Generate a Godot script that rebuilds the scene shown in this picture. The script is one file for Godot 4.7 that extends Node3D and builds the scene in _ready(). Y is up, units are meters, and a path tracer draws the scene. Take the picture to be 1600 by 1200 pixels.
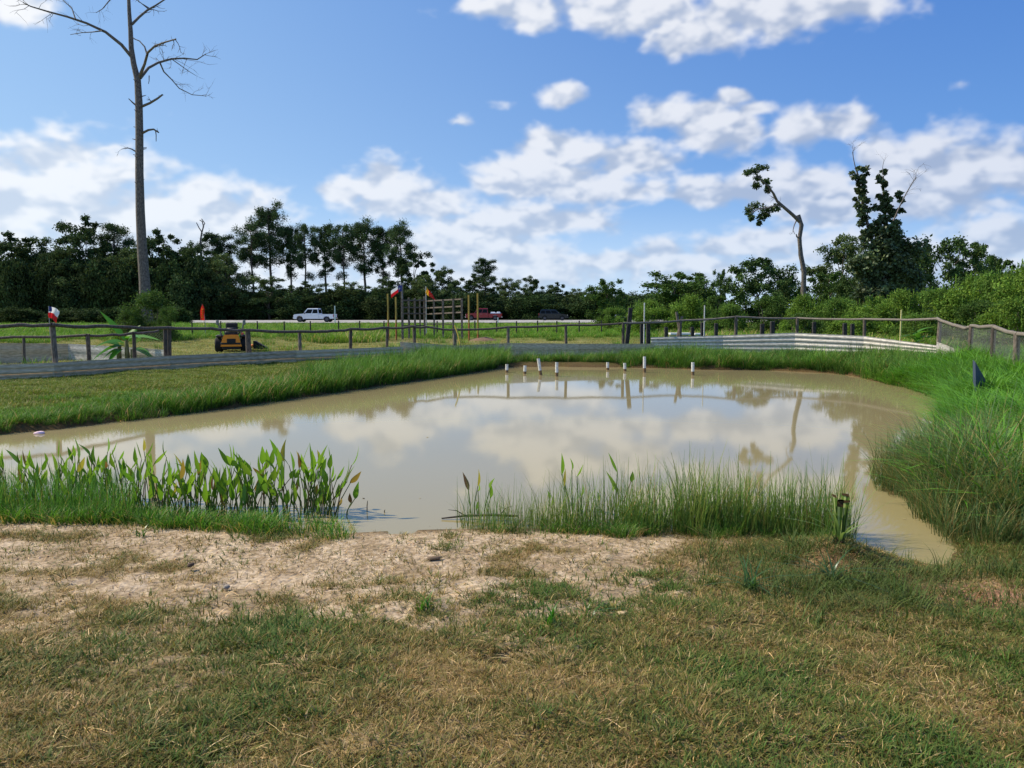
extends Node3D
# A muddy pond inside a rail fence, a field, a road and a wood behind it. Metres, y up, the camera looks along -z.

const F := 1244.0            # focal length in pixels of the 1600 x 1200 photograph
const EYE := Vector3(0, 1.95, 0)
const PITCH := 0.0922
var names := {}
var rng := RandomNumberGenerator.new()
var sdf := PackedFloat32Array()
const SX0 := -26.0
const SZ0 := -40.0
const SSTEP := 0.16
const SNX := 320
const SNZ := 250
var n_big := FastNoiseLite.new()
var n_mid := FastNoiseLite.new()
var n_fine := FastNoiseLite.new()
var M := {}

# ---------------------------------------------------------------- helpers
class Buf:
	var v := PackedVector3Array()
	var n := PackedVector3Array()
	var c := PackedColorArray()
	var ix := PackedInt32Array()
	var uv := PackedVector2Array()
	var col := Color.WHITE
	func pt(p: Vector3, q: Vector3) -> int:
		v.append(p); n.append(q); c.append(col); uv.append(Vector2(p.x + p.z, p.y))
		return v.size() - 1
	func tri(a: int, b: int, d: int) -> void:   # counter-clockwise from outside
		ix.append(a); ix.append(d); ix.append(b)
	func poly(p: Array) -> void:
		var q: Vector3 = (p[1] - p[0]).cross(p[2] - p[0]).normalized()
		var s := v.size()
		for e in p: pt(e, q)
		for k in range(1, p.size() - 1): tri(s, s + k, s + k + 1)
	func box(t: Transform3D, size: Vector3, bev := 0.0) -> void:
		var h := size * 0.5
		var b: float = minf(bev, 0.45 * minf(size.x, minf(size.y, size.z)))
		var ax := [Vector3.RIGHT, Vector3.UP, Vector3.BACK]
		for a in 3:
			for s in [-1.0, 1.0]:
				var u: int = (a + 1) % 3
				var w: int = (a + 2) % 3
				var o: Vector3 = ax[a] * (h[a] * s)
				var eu: Vector3 = ax[u] * (h[u] - b)
				var ew: Vector3 = ax[w] * (h[w] - b)
				var q := [t * (o - eu - ew), t * (o + eu - ew), t * (o + eu + ew), t * (o - eu + ew)]
				if s < 0: q.reverse()
				poly(q)
		if b <= 0.0: return
		for a in 3:
			var u: int = (a + 1) % 3
			var w: int = (a + 2) % 3
			for su in [-1.0, 1.0]:
				for sw in [-1.0, 1.0]:
					var e: Vector3 = ax[a] * (h[a] - b)
					var p1: Vector3 = ax[u] * (h[u] * su) + ax[w] * ((h[w] - b) * sw)
					var p2: Vector3 = ax[u] * ((h[u] - b) * su) + ax[w] * (h[w] * sw)
					var q := [t * (p1 - e), t * (p1 + e), t * (p2 + e), t * (p2 - e)]
					if su * sw > 0: q.reverse()
					poly(q)
		for sx in [-1.0, 1.0]:
			for sy in [-1.0, 1.0]:
				for sz in [-1.0, 1.0]:
					var g := Vector3(sx, sy, sz)
					var q := []
					for a in 3:
						var p := Vector3.ZERO
						for k in 3: p[k] = g[k] * (h[k] - (0.0 if k == a else b))
						q.append(t * p)
					if sx * sy * sz < 0: q.reverse()
					poly(q)
	func tube(pts: Array, rad: Array, sides := 8, cap := true, wob := 0.0, seed_ := 1) -> void:
		var r := RandomNumberGenerator.new()
		r.seed = seed_
		var up := Vector3.RIGHT
		var start := v.size()
		var m := pts.size()
		for i in m:
			var d: Vector3 = (pts[mini(i + 1, m - 1)] - pts[maxi(i - 1, 0)]).normalized()
			if i == 0 and absf(d.dot(up)) > 0.9: up = Vector3.BACK
			up = (up - d * d.dot(up)).normalized()
			var sd := d.cross(up)
			for k in sides:
				var a := TAU * k / sides
				var q := up * cos(a) + sd * sin(a)
				pt(pts[i] + q * (rad[i] * (1.0 + r.randf_range(-wob, wob))), q)
		for i in m - 1:
			for k in sides:
				var a := start + i * sides + k
				var b := start + i * sides + (k + 1) % sides
				tri(a, b + sides, b); tri(a, a + sides, b + sides)
		# the winding above is found to face inwards or outwards by its first face; set it right
		var f: Vector3 = (v[start + 1] - v[start]).cross(v[start + sides] - v[start])
		if f.dot(n[start]) > 0.0:
			var at := ix.size() - (m - 1) * sides * 6
			for k in range(at, ix.size(), 3):
				var sw := ix[k + 1]; ix[k + 1] = ix[k + 2]; ix[k + 2] = sw
		if cap:
			for e in [0, m - 1]:
				var dd: Vector3 = (pts[m - 1] - pts[m - 2]).normalized() if e > 0 else (pts[0] - pts[1]).normalized()
				var o := pt(pts[e], dd)
				var ring := []
				for k in sides: ring.append(pt(v[start + e * sides + k], dd))
				for k in sides: tri(o, ring[k], ring[(k + 1) % sides]) if e == 0 else tri(o, ring[(k + 1) % sides], ring[k])
	func lathe(t: Transform3D, prof: Array, sides := 20) -> void:    # (radius, height) pairs round the local y axis
		for i in prof.size() - 1:
			var p: Vector2 = prof[i]
			var q: Vector2 = prof[i + 1]
			var nn := Vector2(q.y - p.y, p.x - q.x).normalized()
			var s := v.size()
			for k in sides + 1:
				var a := TAU * k / sides
				var d := Vector3(cos(a), 0, sin(a))
				var no := (t.basis * (d * nn.x + Vector3.UP * nn.y)).normalized()
				pt(t * (d * p.x + Vector3.UP * p.y), no); pt(t * (d * q.x + Vector3.UP * q.y), no)
			for k in sides:
				var b := s + k * 2
				tri(b, b + 1, b + 3); tri(b, b + 3, b + 2)
	func extr(t: Transform3D, p: PackedVector2Array, z0: float, z1: float) -> void:
		var q := p.duplicate()
		if Geometry2D.is_polygon_clockwise(q): q.reverse()
		var ti := Geometry2D.triangulate_polygon(q)
		for e in [z1, z0]:
			var s := v.size()
			for k in q: pt(t * Vector3(k.x, k.y, e), (t.basis * Vector3(0, 0, 1.0 if e == z1 else -1.0)).normalized())
			for k in range(0, ti.size(), 3):
				var a := ti[k]; var b := ti[k + 1]; var d := ti[k + 2]
				var ccw := (q[b] - q[a]).cross(q[d] - q[a]) > 0.0
				if ccw == (e == z1): tri(s + a, s + b, s + d)
				else: tri(s + a, s + d, s + b)
		for k in q.size():
			var a := q[k]; var b := q[(k + 1) % q.size()]
			poly([t * Vector3(a.x, a.y, z1), t * Vector3(a.x, a.y, z0), t * Vector3(b.x, b.y, z0), t * Vector3(b.x, b.y, z1)])
	func leaf(p: Vector3, a: Vector3, b: Vector3) -> void:
		var q := b.cross(a).normalized()
		var s := v.size()
		pt(p - a, q); pt(p + b - a * 0.15, q); pt(p + a, q); pt(p - b - a * 0.15, q)
		tri(s, s + 1, s + 2); tri(s, s + 2, s + 3)
	func blade(base: Vector3, ang: float, h: float, lean: float, w: float, c0: Color, c1: Color, segs := 4, fold := 0.0) -> void:
		var d := Vector3(cos(ang), 0, sin(ang))
		var sd := Vector3(-sin(ang), 0, cos(ang))
		var s := v.size()
		for i in segs + 1:
			var t := float(i) / segs
			var p := base + Vector3.UP * (h * t * (1.0 - 0.35 * lean * t)) + d * (lean * h * t * t)
			var tg := (Vector3.UP * (1.0 - 0.7 * lean * t) + d * (2.0 * lean * t)).normalized()
			var q := sd.cross(tg).normalized()
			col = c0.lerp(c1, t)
			var ww := w * 0.5 * (1.0 - pow(t, 2.2)) + 0.0004
			pt(p - sd * ww, q); pt(p + sd * ww, q)
		for i in segs:
			var a := s + i * 2
			tri(a, a + 1, a + 3); tri(a, a + 3, a + 2)
	func mesh(mat: Material) -> ArrayMesh:
		var ar := []
		ar.resize(Mesh.ARRAY_MAX)
		ar[Mesh.ARRAY_VERTEX] = v
		ar[Mesh.ARRAY_NORMAL] = n
		ar[Mesh.ARRAY_COLOR] = c
		ar[Mesh.ARRAY_TEX_UV] = uv
		ar[Mesh.ARRAY_INDEX] = ix
		var m := ArrayMesh.new()
		m.add_surface_from_arrays(Mesh.PRIMITIVE_TRIANGLES, ar)
		m.surface_set_material(0, mat)
		return m

func ray(px: float, py: float) -> Vector3:
	return Vector3((px - 800.0) / F, (600.0 - py) / F, -1.0).rotated(Vector3.RIGHT, -PITCH)
func D(px: float, py: float, depth: float) -> Vector3:     # the point that far ahead along a line of sight
	var r := ray(px, py)
	return EYE + r * (depth / -r.z)
func P(px: float, py: float, y: float) -> Vector3:         # where a line of sight meets a level
	var r := ray(px, py)
	return EYE + r * ((y - EYE.y) / r.y)
func X(px: float, depth: float) -> float: return D(px, 485, depth).x
func lin(r: float, g: float, b: float) -> Color: return Color(r / 255.0, g / 255.0, b / 255.0).srgb_to_linear()
func at(p: Vector3, yaw := 0.0) -> Transform3D: return Transform3D(Basis(Vector3.UP, yaw), p)
func between(a: Vector3, b: Vector3) -> Transform3D:        # local x runs from a to b
	var x := (b - a).normalized()
	var z := x.cross(Vector3.UP).normalized()
	return Transform3D(Basis(x, z.cross(x), z), (a + b) * 0.5)
func ss(a: float, b: float, x: float) -> float: return smoothstep(a, b, x)

func numbered(called: String) -> String:
	var k: int = names.get(called, 0)
	names[called] = k + 1
	return called if k == 0 else "%s_%03d" % [called, k]
func tag(o: Node, label: String, category: String, group := "", kind := "") -> void:
	o.set_meta("label", label); o.set_meta("category", category)
	if group: o.set_meta("group", group)
	if kind: o.set_meta("kind", kind)
func thing(called: String, label: String, category: String, p := Vector3.ZERO, yaw := 0.0, group := "") -> Node3D:
	var o := Node3D.new()
	o.name = numbered(called)
	add_child(o)
	o.position = p
	o.rotation.y = yaw
	tag(o, label, category, group)
	return o
func obj(called: String, b: Buf, mat: Material, parent: Node3D = null, mesh: Mesh = null) -> MeshInstance3D:
	var o := MeshInstance3D.new()
	o.mesh = mesh if mesh else b.mesh(mat)
	if parent:
		var k := 0
		var nm := called
		while parent.has_node(nm):
			k += 1
			nm = "%s_%03d" % [called, k]
		o.name = nm
		parent.add_child(o, true)
	else:
		o.name = numbered(called)
		add_child(o)
	return o

func mat(c: Color, rough := 0.8, metal := 0.0, vertex := false) -> StandardMaterial3D:   # c linear
	var m := StandardMaterial3D.new()
	m.albedo_color = c.linear_to_srgb()
	m.roughness = rough
	m.metallic = metal
	m.vertex_color_use_as_albedo = vertex
	return m
func noise_tex(freq: float, lo: Color, hi: Color, seed_: int, size := 512, oct := 5, stretch := Vector2.ONE) -> ImageTexture:
	var f := FastNoiseLite.new()
	f.seed = seed_; f.frequency = freq; f.fractal_octaves = oct
	var im := f.get_seamless_image(size, size)
	im.convert(Image.FORMAT_RGB8)
	var d := im.get_data()
	for i in size * size:
		var t := d[i * 3] / 255.0
		var q := lo.lerp(hi, ss(0.15, 0.85, t))
		d[i * 3] = int(q.r * 255.0); d[i * 3 + 1] = int(q.g * 255.0); d[i * 3 + 2] = int(q.b * 255.0)
	return ImageTexture.create_from_image(Image.create_from_data(size, size, false, Image.FORMAT_RGB8, d))
func grain(m: StandardMaterial3D, t: Texture2D, scale: Vector3, world := true) -> StandardMaterial3D:
	m.albedo_texture = t
	m.uv1_triplanar = true
	m.uv1_world_triplanar = world
	m.uv1_scale = scale
	return m
func leafy(rough := 0.55, through := 0.6) -> StandardMaterial3D:
	var m := mat(Color.WHITE, rough, 0.0, true)
	m.metallic_specular = 0.35
	m.backlight_enabled = true
	m.backlight = Color(through, through, through * 0.7).linear_to_srgb()
	return m

# ---------------------------------------------------------------- the pond's outline and the lie of the land
func build_sdf() -> void:
	var s := PackedVector2Array()
	var px := [Vector2(-60, 806), Vector2(0, 806), Vector2(150, 812), Vector2(300, 822), Vector2(430, 828), Vector2(520, 834), Vector2(620, 832), Vector2(720, 828), Vector2(850, 828), Vector2(1000, 830), Vector2(1120, 832), Vector2(1220, 838), Vector2(1290, 852), Vector2(1340, 862), Vector2(1400, 872), Vector2(1450, 884), Vector2(1480, 884), Vector2(1492, 868), Vector2(1480, 838), Vector2(1450, 805), Vector2(1430, 785), Vector2(1385, 772), Vector2(1372, 758), Vector2(1410, 738), Vector2(1470, 700), Vector2(1492, 662), Vector2(1488, 630), Vector2(1440, 610), Vector2(1380, 598), Vector2(1320, 584), Vector2(1200, 578.5), Vector2(1100, 578), Vector2(1040, 575), Vector2(960, 574), Vector2(890, 573), Vector2(800, 573), Vector2(772, 576), Vector2(735, 583), Vector2(640, 596), Vector2(560, 608), Vector2(450, 624), Vector2(380, 634), Vector2(250, 652), Vector2(100, 668), Vector2(0, 679), Vector2(-200, 704), Vector2(-420, 745), Vector2(-500, 785), Vector2(-300, 803)]
	for q in px:
		var w := P(q.x, q.y, 0.0)
		s.append(Vector2(w.x, w.z))
	# round it off and make it uneven
	var t := PackedVector2Array()
	for i in s.size():
		var a := s[i]; var b := s[(i + 1) % s.size()]
		t.append(a.lerp(b, 0.25)); t.append(a.lerp(b, 0.75))
	var m := t.size()
	sdf.resize(SNX * SNZ)
	for j in SNZ:
		var z := SZ0 + j * SSTEP
		for i in SNX:
			var p := Vector2(SX0 + i * SSTEP, z)
			var best := 1e9
			var inside := false
			var a := t[m - 1]
			for k in m:
				var b := t[k]
				var ab := b - a
				var ap := p - a
				var h := clampf(ap.dot(ab) / ab.length_squared(), 0.0, 1.0)
				best = minf(best, (ap - ab * h).length_squared())
				if (a.y > p.y) != (b.y > p.y) and p.x < ab.x * ap.y / ab.y + a.x: inside = not inside
				a = b
			sdf[j * SNX + i] = -sqrt(best) if inside else sqrt(best)
func shore(x: float, z: float) -> float:       # metres from the water's edge, negative over water
	var u := clampf((x - SX0) / SSTEP, 0.0, SNX - 1.01)
	var w := clampf((z - SZ0) / SSTEP, 0.0, SNZ - 1.01)
	var i := int(u); var j := int(w)
	var fu := u - i; var fw := w - j
	var k := j * SNX + i
	var r := lerpf(lerpf(sdf[k], sdf[k + 1], fu), lerpf(sdf[k + SNX], sdf[k + SNX + 1], fu), fw)
	var ox := maxf(0.0, maxf(SX0 - x, x - SX0 - SSTEP * (SNX - 1.01)))
	var oz := maxf(0.0, maxf(SZ0 - z, z - SZ0 - SSTEP * (SNZ - 1.01)))
	return r + ox + oz
func land(x: float, z: float) -> float:
	var s := shore(x, z) + 0.22 * n_mid.get_noise_2d(x * 2.0, z * 2.0) * (1.0 if z < -9.0 else 0.35)
	var d := -z
	if s < 0.0: return -0.03 - 0.6 * ss(0.0, 2.2, -s)
	var far := ss(9.0, 12.0, d)
	var h := lerpf(0.012 + 0.33 * ss(0.0, 5.5, s), 0.02 + 0.19 * ss(0.0, 4.5, s), far)
	h += far * 0.11 * ss(0.0, 0.3, s)
	h += 0.22 * ss(5.5, 10.0, x) * ss(9.0, 14.0, d) * ss(0.0, 4.0, s) * (1.0 - ss(24.0, 28.0, d))
	h += 0.25 * ss(4.0, 6.0, x) * ss(5.0, 6.5, d) * (1.0 - ss(9, 14.0, d)) * ss(0.2, 2.0, s)
	var field := ss(6.0, 11.0, s) * ss(18.0, 26.0, d)
	h = lerpf(h, 0.22 - 0.0015 * clampf(d - 40.0, 0.0, 70.0), field * (1.0 - 0.6 * ss(7.0, 12.0, x) * (1.0 - ss(38.0, 55.0, d))))
	var near := 1.0 - ss(14.0, 30.0, d)
	h += n_mid.get_noise_2d(x * 1.3, z * 1.3) * (0.045 + 0.05 * (1.0 - near)) * ss(0.1, 1.2, s)
	h += (n_fine.get_noise_2d(x * 6.0, z * 6.0) * 0.026 + n_fine.get_noise_2d(x * 15.0, z * 15.0) * 0.006) * near * ss(0.0, 0.4, s)
	# the mound that the cut plant stands on, and a scrape in the lawn
	h += 0.16 * exp(-Vector2(x - 2.47, z + 5.95).length_squared() / 0.14)
	h -= 0.13 * exp(-Vector2(x + 0.09, z + 3.84).length_squared() / 0.012)
	return maxf(h, 0.004 + 0.05 * ss(0.0, 0.5, s))

func _noises() -> void:
	rng.seed = 20240717
	n_big.seed = 3; n_big.frequency = 0.05; n_big.fractal_octaves = 3
	n_mid.seed = 11; n_mid.frequency = 0.35; n_mid.fractal_octaves = 4
	n_fine.seed = 23; n_fine.frequency = 0.5; n_fine.fractal_octaves = 4
# ---------------------------------------------------------------- sky: air and clouds
var cb := []           # banks of cloud: direction, half width, half height, strength
var n_cloud := FastNoiseLite.new()
var n_wisp := FastNoiseLite.new()
func _clouds() -> void:
	n_cloud.seed = 5; n_cloud.frequency = 1.0; n_cloud.fractal_octaves = 5; n_cloud.fractal_gain = 0.52
	n_wisp.seed = 8; n_wisp.frequency = 1.0; n_wisp.fractal_octaves = 4
	var list := [
		Vector4(-40, 330, 260, 120), Vector4(90, 310, 200, 80), Vector4(190, 345, 180, 75), Vector4(310, 335, 110, 62), Vector4(60, 250, 100, 50), Vector4(330, 380, 130, 60), Vector4(-60, 180, 60, 30), Vector4(10, 15, 70, 32),
		Vector4(620, 305, 85, 48), Vector4(665, 318, 80, 34), Vector4(600, 275, 36, 34), Vector4(540, 300, 45, 24), Vector4(720, 380, 90, 40), Vector4(800, 400, 110, 40),
		Vector4(790, 12, 90, 26), Vector4(830, 30, 45, 26), Vector4(1010, 18, 120, 40), Vector4(1060, 62, 55, 34), Vector4(1190, 22, 150, 52), Vector4(1310, 10, 120, 34), Vector4(1110, 50, 70, 40),
		Vector4(880, 152, 36, 22), Vector4(1150, 150, 28, 14), Vector4(1180, 168, 32, 12), Vector4(1050, 180, 70, 30), Vector4(1120, 205, 70, 36), Vector4(1100, 180, 50, 26),
		Vector4(1250, 205, 40, 32), Vector4(1310, 195, 70, 30), Vector4(1360, 185, 30, 14), Vector4(870, 228, 65, 28), Vector4(980, 250, 75, 32), Vector4(920, 240, 50, 26),
		Vector4(850, 280, 110, 36), Vector4(950, 300, 120, 32), Vector4(1090, 302, 60, 24), Vector4(870, 345, 110, 34), Vector4(800, 355, 80, 34), Vector4(930, 350, 60, 22),
		Vector4(1170, 298, 50, 24), Vector4(1260, 300, 85, 44), Vector4(1290, 325, 70, 34), Vector4(1450, 250, 60, 40), Vector4(1500, 280, 130, 75), Vector4(1590, 270, 110, 62), Vector4(1420, 300, 80, 44), Vector4(1380, 245, 40, 30),
		Vector4(1190, 385, 80, 30), Vector4(1130, 390, 60, 24), Vector4(1030, 388, 50, 20), Vector4(960, 412, 120, 24), Vector4(1580, 370, 80, 38), Vector4(1340, 400, 130, 36), Vector4(1460, 410, 130, 40), Vector4(1100, 420, 160, 30), Vector4(560, 400, 140, 40), Vector4(440, 420, 120, 40), Vector4(760, 430, 260, 34), Vector4(1500, 130, 46, 22), Vector4(780, 165, 30, 10), Vector4(265, 178, 34, 12), Vector4(720, 190, 26, 12), Vector4(1400, 430, 300, 40)]
	for q in list:
		var k := 1.0
		if q in [Vector4(1500, 130, 46, 22), Vector4(780, 165, 30, 10), Vector4(265, 178, 34, 12), Vector4(720, 190, 26, 12), Vector4(-60, 180, 60, 30), Vector4(1360, 185, 30, 14)]: k = 0.55
		cb.append([q.x, q.y, q.z * 1.34, q.w * 1.34, k])
func air(az: float, el: float) -> Color:
	var low := exp(-maxf(el, 0.0) / 0.22)
	var side := ss(-0.85, 0.8, sin(az + 0.1))          # paler towards the sun's side, deeper away from it
	var top := lin(150, 196, 244).lerp(lin(50, 104, 190), sqrt(side))
	var mid := lin(186, 220, 250).lerp(lin(124, 176, 234), side)
	var c := top.lerp(mid, clampf(low * 1.4, 0.0, 1.0))
	c = c.lerp(lin(206, 226, 244), ss(0.45, 1.0, low) * 0.85)
	return c.lerp(lin(40, 86, 164), ss(0.45, 1.3, el) * 0.6)
func sky_at(az: float, el: float, blob: Vector2) -> Color:
	var c := air(az, el)
	var d := Vector3(sin(az) * cos(el), sin(el) * 1.7, -cos(az) * cos(el))
	var n1 := n_cloud.get_noise_3dv(d * 5.0)
	var n2 := 0.26 - absf(n_wisp.get_noise_3dv(d * 11.0 + Vector3(5, 2, 9)))
	var n3 := n_cloud.get_noise_3dv(d * 26.0)
	var v := blob.x + n1 * 0.38 + n2 * 0.62 + n3 * 0.22
	var a := ss(0.08, 0.64, v)
	if a <= 0.0: return c
	var up := Vector3(sin(az - 0.02) * cos(el + 0.022), sin(el + 0.022) * 1.7, -cos(az - 0.02) * cos(el + 0.022))
	var m2 := 0.26 - absf(n_wisp.get_noise_3dv(up * 11.0 + Vector3(5, 2, 9)))
	var lit := clampf(0.56 + blob.y * 0.36 + (n2 - m2) * 1.5 + n3 * 0.22 - 0.12 * (v - 0.5), 0.0, 1.0)
	var side := ss(-0.8, 0.8, sin(az + 0.15))
	var bright := lin(250, 251, 252).lerp(lin(226, 229, 237), side)
	var dark := lin(208, 219, 234).lerp(lin(162, 176, 202), side)
	var q := dark.lerp(bright, ss(0.05, 0.9, lit))
	var hz := exp(-maxf(el, 0.0) / 0.09)
	q = q.lerp(c, 0.35 * hz)
	return c.lerp(q, a * (0.94 - 0.25 * hz))
var bg := PackedVector2Array()
func _blob_grid() -> void:
	bg.resize(240 * 100)
	bg.fill(Vector2(-0.55, 0))
	for q in cb:
		for j in range(maxi(0, int((q[1] - q[3] * 2.2 + 300) / 10)), mini(99, int((q[1] + q[3] * 2.2 + 300) / 10)) + 1):
			for i in range(maxi(0, int((q[0] - q[2] * 2.2 + 400) / 10)), mini(239, int((q[0] + q[2] * 2.2 + 400) / 10)) + 1):
				var dx: float = (i * 10 - 400 - q[0]) / q[2]
				var dy: float = (j * 10 - 300 - q[1]) / q[3]
				if dy > 0.0: dy *= 1.25
				var val: float = (1.06 - 1.04 * sqrt(dx * dx + dy * dy)) * q[4] - 0.55 * (1.0 - q[4])
				if val > bg[j * 240 + i].x:
					bg[j * 240 + i] = Vector2(val, clampf(-dy - 0.35 * dx, -1.0, 1.0))
func blob_at(az: float, el: float) -> Vector2:
	var open := Vector2(-0.12 + 0.55 * n_wisp.get_noise_3d(sin(az) * 1.6, el * 3.4, cos(az) * 1.6), 0.1)
	if absf(az) > 0.95: return open
	var d := Vector3(sin(az) * cos(el), sin(el), -cos(az) * cos(el)).rotated(Vector3.RIGHT, PITCH)
	if d.z > -0.1: return open
	var u := (800.0 + F * d.x / -d.z + 400.0) / 10.0
	var w := (600.0 - F * d.y / -d.z + 300.0) / 10.0
	var k := ss(0.0, 22.0, minf(minf(u, 238.0 - u), w))
	if k <= 0.0: return open
	u = clampf(u, 0.0, 238.9); w = clampf(w, 0.0, 98.9)
	var i := int(u); var j := int(w)
	var o := j * 240 + i
	return open.lerp(bg[o].lerp(bg[o + 1], u - i).lerp(bg[o + 240].lerp(bg[o + 241], u - i), w - j), k)
func panorama() -> ImageTexture:
	_clouds(); _blob_grid()
	const W := 4096
	const SMALL := 1024
	var im := Image.create(SMALL, 512, false, Image.FORMAT_RGBF)
	for r in 260:
		var el := (90.0 - (r + 0.5) / 512.0 * 180.0) * PI / 180.0
		for q in SMALL:
			var az := wrapf((q + 0.5) / SMALL * TAU, -PI, PI)
			im.set_pixel(q, r, sky_at(az, el, blob_at(az, el)))
	im.fill_rect(Rect2i(0, 260, SMALL, 252), lin(96, 100, 78))
	im.resize(W, W / 2, Image.INTERPOLATE_BILINEAR)
	var half := 440
	var win := Image.create(half * 2, 455, false, Image.FORMAT_RGBF)
	for r in 455:
		var el := (90.0 - (r + 569.5) / 2048.0 * 180.0) * PI / 180.0
		for q in half * 2:
			var az := (q + 0.5 - half) / W * TAU
			win.set_pixel(q, r, sky_at(az, el, blob_at(az, el)))
	im.blit_rect(win, Rect2i(half, 0, half, 455), Vector2i(0, 569))
	im.blit_rect(win, Rect2i(0, 0, half, 455), Vector2i(W - half, 569))
	return ImageTexture.create_from_image(im)

func stage() -> void:
	var cam := Camera3D.new()
	cam.name = "camera"
	cam.fov = rad_to_deg(2.0 * atan(600.0 / F))
	cam.near = 0.05
	cam.far = 4000.0
	cam.position = EYE
	cam.rotation.x = -PITCH
	add_child(cam)
	cam.current = true
	var env := Environment.new()
	env.background_mode = Environment.BG_SKY
	var sk := Sky.new()
	var pm := PanoramaSkyMaterial.new()
	pm.panorama = panorama()
	sk.sky_material = pm
	env.sky = sk
	env.background_energy_multiplier = 1.0
	env.tonemap_mode = Environment.TONE_MAPPER_LINEAR
	env.tonemap_exposure = 1.08
	env.sdfgi_enabled = true; env.ssao_enabled = true; env.ssil_enabled = true
	var we := WorldEnvironment.new()
	we.name = "world_environment"
	we.environment = env
	add_child(we)
	var sun := DirectionalLight3D.new()
	sun.name = "sun"
	sun.light_energy = 1.5
	sun.light_color = Color(1.0, 0.95, 0.86)
	sun.light_angular_distance = 0.53
	sun.shadow_enabled = true
	add_child(sun)
	var az := deg_to_rad(-75.0)
	var el := deg_to_rad(47.0)
	var towards := Vector3(sin(az) * cos(el), sin(el), -cos(az) * cos(el))
	sun.look_at_from_position(towards * 50.0, Vector3.ZERO)
# ---------------------------------------------------------------- ground, water, road
const ROAD0 := 111.0
const ROAD1 := 141.0
func road_z(x: float, k: float) -> float: return -(lerpf(ROAD0, ROAD1, k) + x * 0.07)
func cover(x: float, z: float) -> float:     # how much lawn grows on the near bank, 0 bare sand to 1
	var d := -z
	var u := x / maxf(d, 1.0)                   # -0.64 .. 0.64 across the view
	var edge := 4.45 + 0.5 * ss(-0.3, 0.5, u) + 0.55 * ss(0.05, 0.5, u)
	var n := n_mid.get_noise_2d(x * 1.6 + 40, z * 2.6) * 1.15 + n_fine.get_noise_2d(x * 3.0, z * 3.0) * 1.1
	var c := 1.0 - ss(edge - 0.75, edge + 0.55, d + n * 1.3)
	c = maxf(c, 0.85 * ss(0.16, 0.30, u + n * 0.1) * ss(3.0, 4.0, d))
	c = maxf(c, ss(0.22, 0.6, n) * 0.7)
	# a bare reddish spot at the right, and one low at the right edge
	c *= 1.0 - 0.9 * exp(-(pow((x - 3.15) / 0.42, 2) + pow((z + 5.13) / 0.3, 2)))
	return clampf(c, 0.0, 1.0)
func ground_color(x: float, z: float) -> Color:
	var d := -z
	var s := shore(x, z)
	var n := n_mid.get_noise_2d(x * 1.7, z * 1.7)
	var f := n_fine.get_noise_2d(x * 5.0 + 9, z * 5.0)
	var sand := lin(212, 190, 160).lerp(lin(176, 154, 124), ss(-0.4, 0.4, f + n * 0.5))
	var thatch := lin(166, 142, 96).lerp(lin(122, 106, 66), ss(-0.4, 0.4, f))
	var mud := lin(104, 86, 58)
	if d < 10.0 and x * 0.0 + d < 10.0 and (x < 6.5):
		var c := sand.lerp(thatch, cover(x, z) * 0.92)
		c = c.lerp(lin(190, 132, 104), 0.75 * exp(-(pow((x - 3.15) / 0.5, 2) + pow((z + 5.13) / 0.33, 2))))
		c = c.lerp(lin(170, 118, 84), 0.6 * exp(-(pow((x - 2.35) / 0.35, 2) + pow((z + 3.35) / 0.45, 2))))
		c = c.lerp(lin(146, 112, 84).lerp(lin(92, 70, 52), ss(-0.3, 0.3, f)), 0.9 * exp(-(pow((x - 2.42) / 0.3, 2) + pow((z + 5.7) / 0.24, 2))))
		return c.lerp(mud, 1.0 - ss(-0.05, 0.18, s + f * 0.1))
	var soil := lin(104, 88, 60)
	var bank := lin(104, 110, 52).lerp(lin(84, 92, 44), ss(-0.3, 0.3, n))
	var c := soil.lerp(bank, ss(0.25, 0.8, s + 0.2 * f))
	var mown := lin(146, 144, 88).lerp(lin(124, 130, 72), ss(-0.3, 0.3, n_big.get_noise_2d(x * 2.0, z * 2.0) + f * 0.3))
	var fw := ss(5.5, 9.0, s) * ss(16.0, 22.0, d)
	c = c.lerp(mown, fw)
	c = c.lerp(lin(184, 158, 122), fw * 0.8 * exp(-(pow((x + 3.6) / 4.2, 2) + pow((z + 44.0 + n * 3.0) / 1.6, 2))) * ss(-0.3, 0.1, n))
	c = c.lerp(lin(96, 120, 46), ss(46.0, 52.0, d + n * 3.0))
	return c.lerp(mud, 1.0 - ss(-0.1, 0.1, s))
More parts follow.
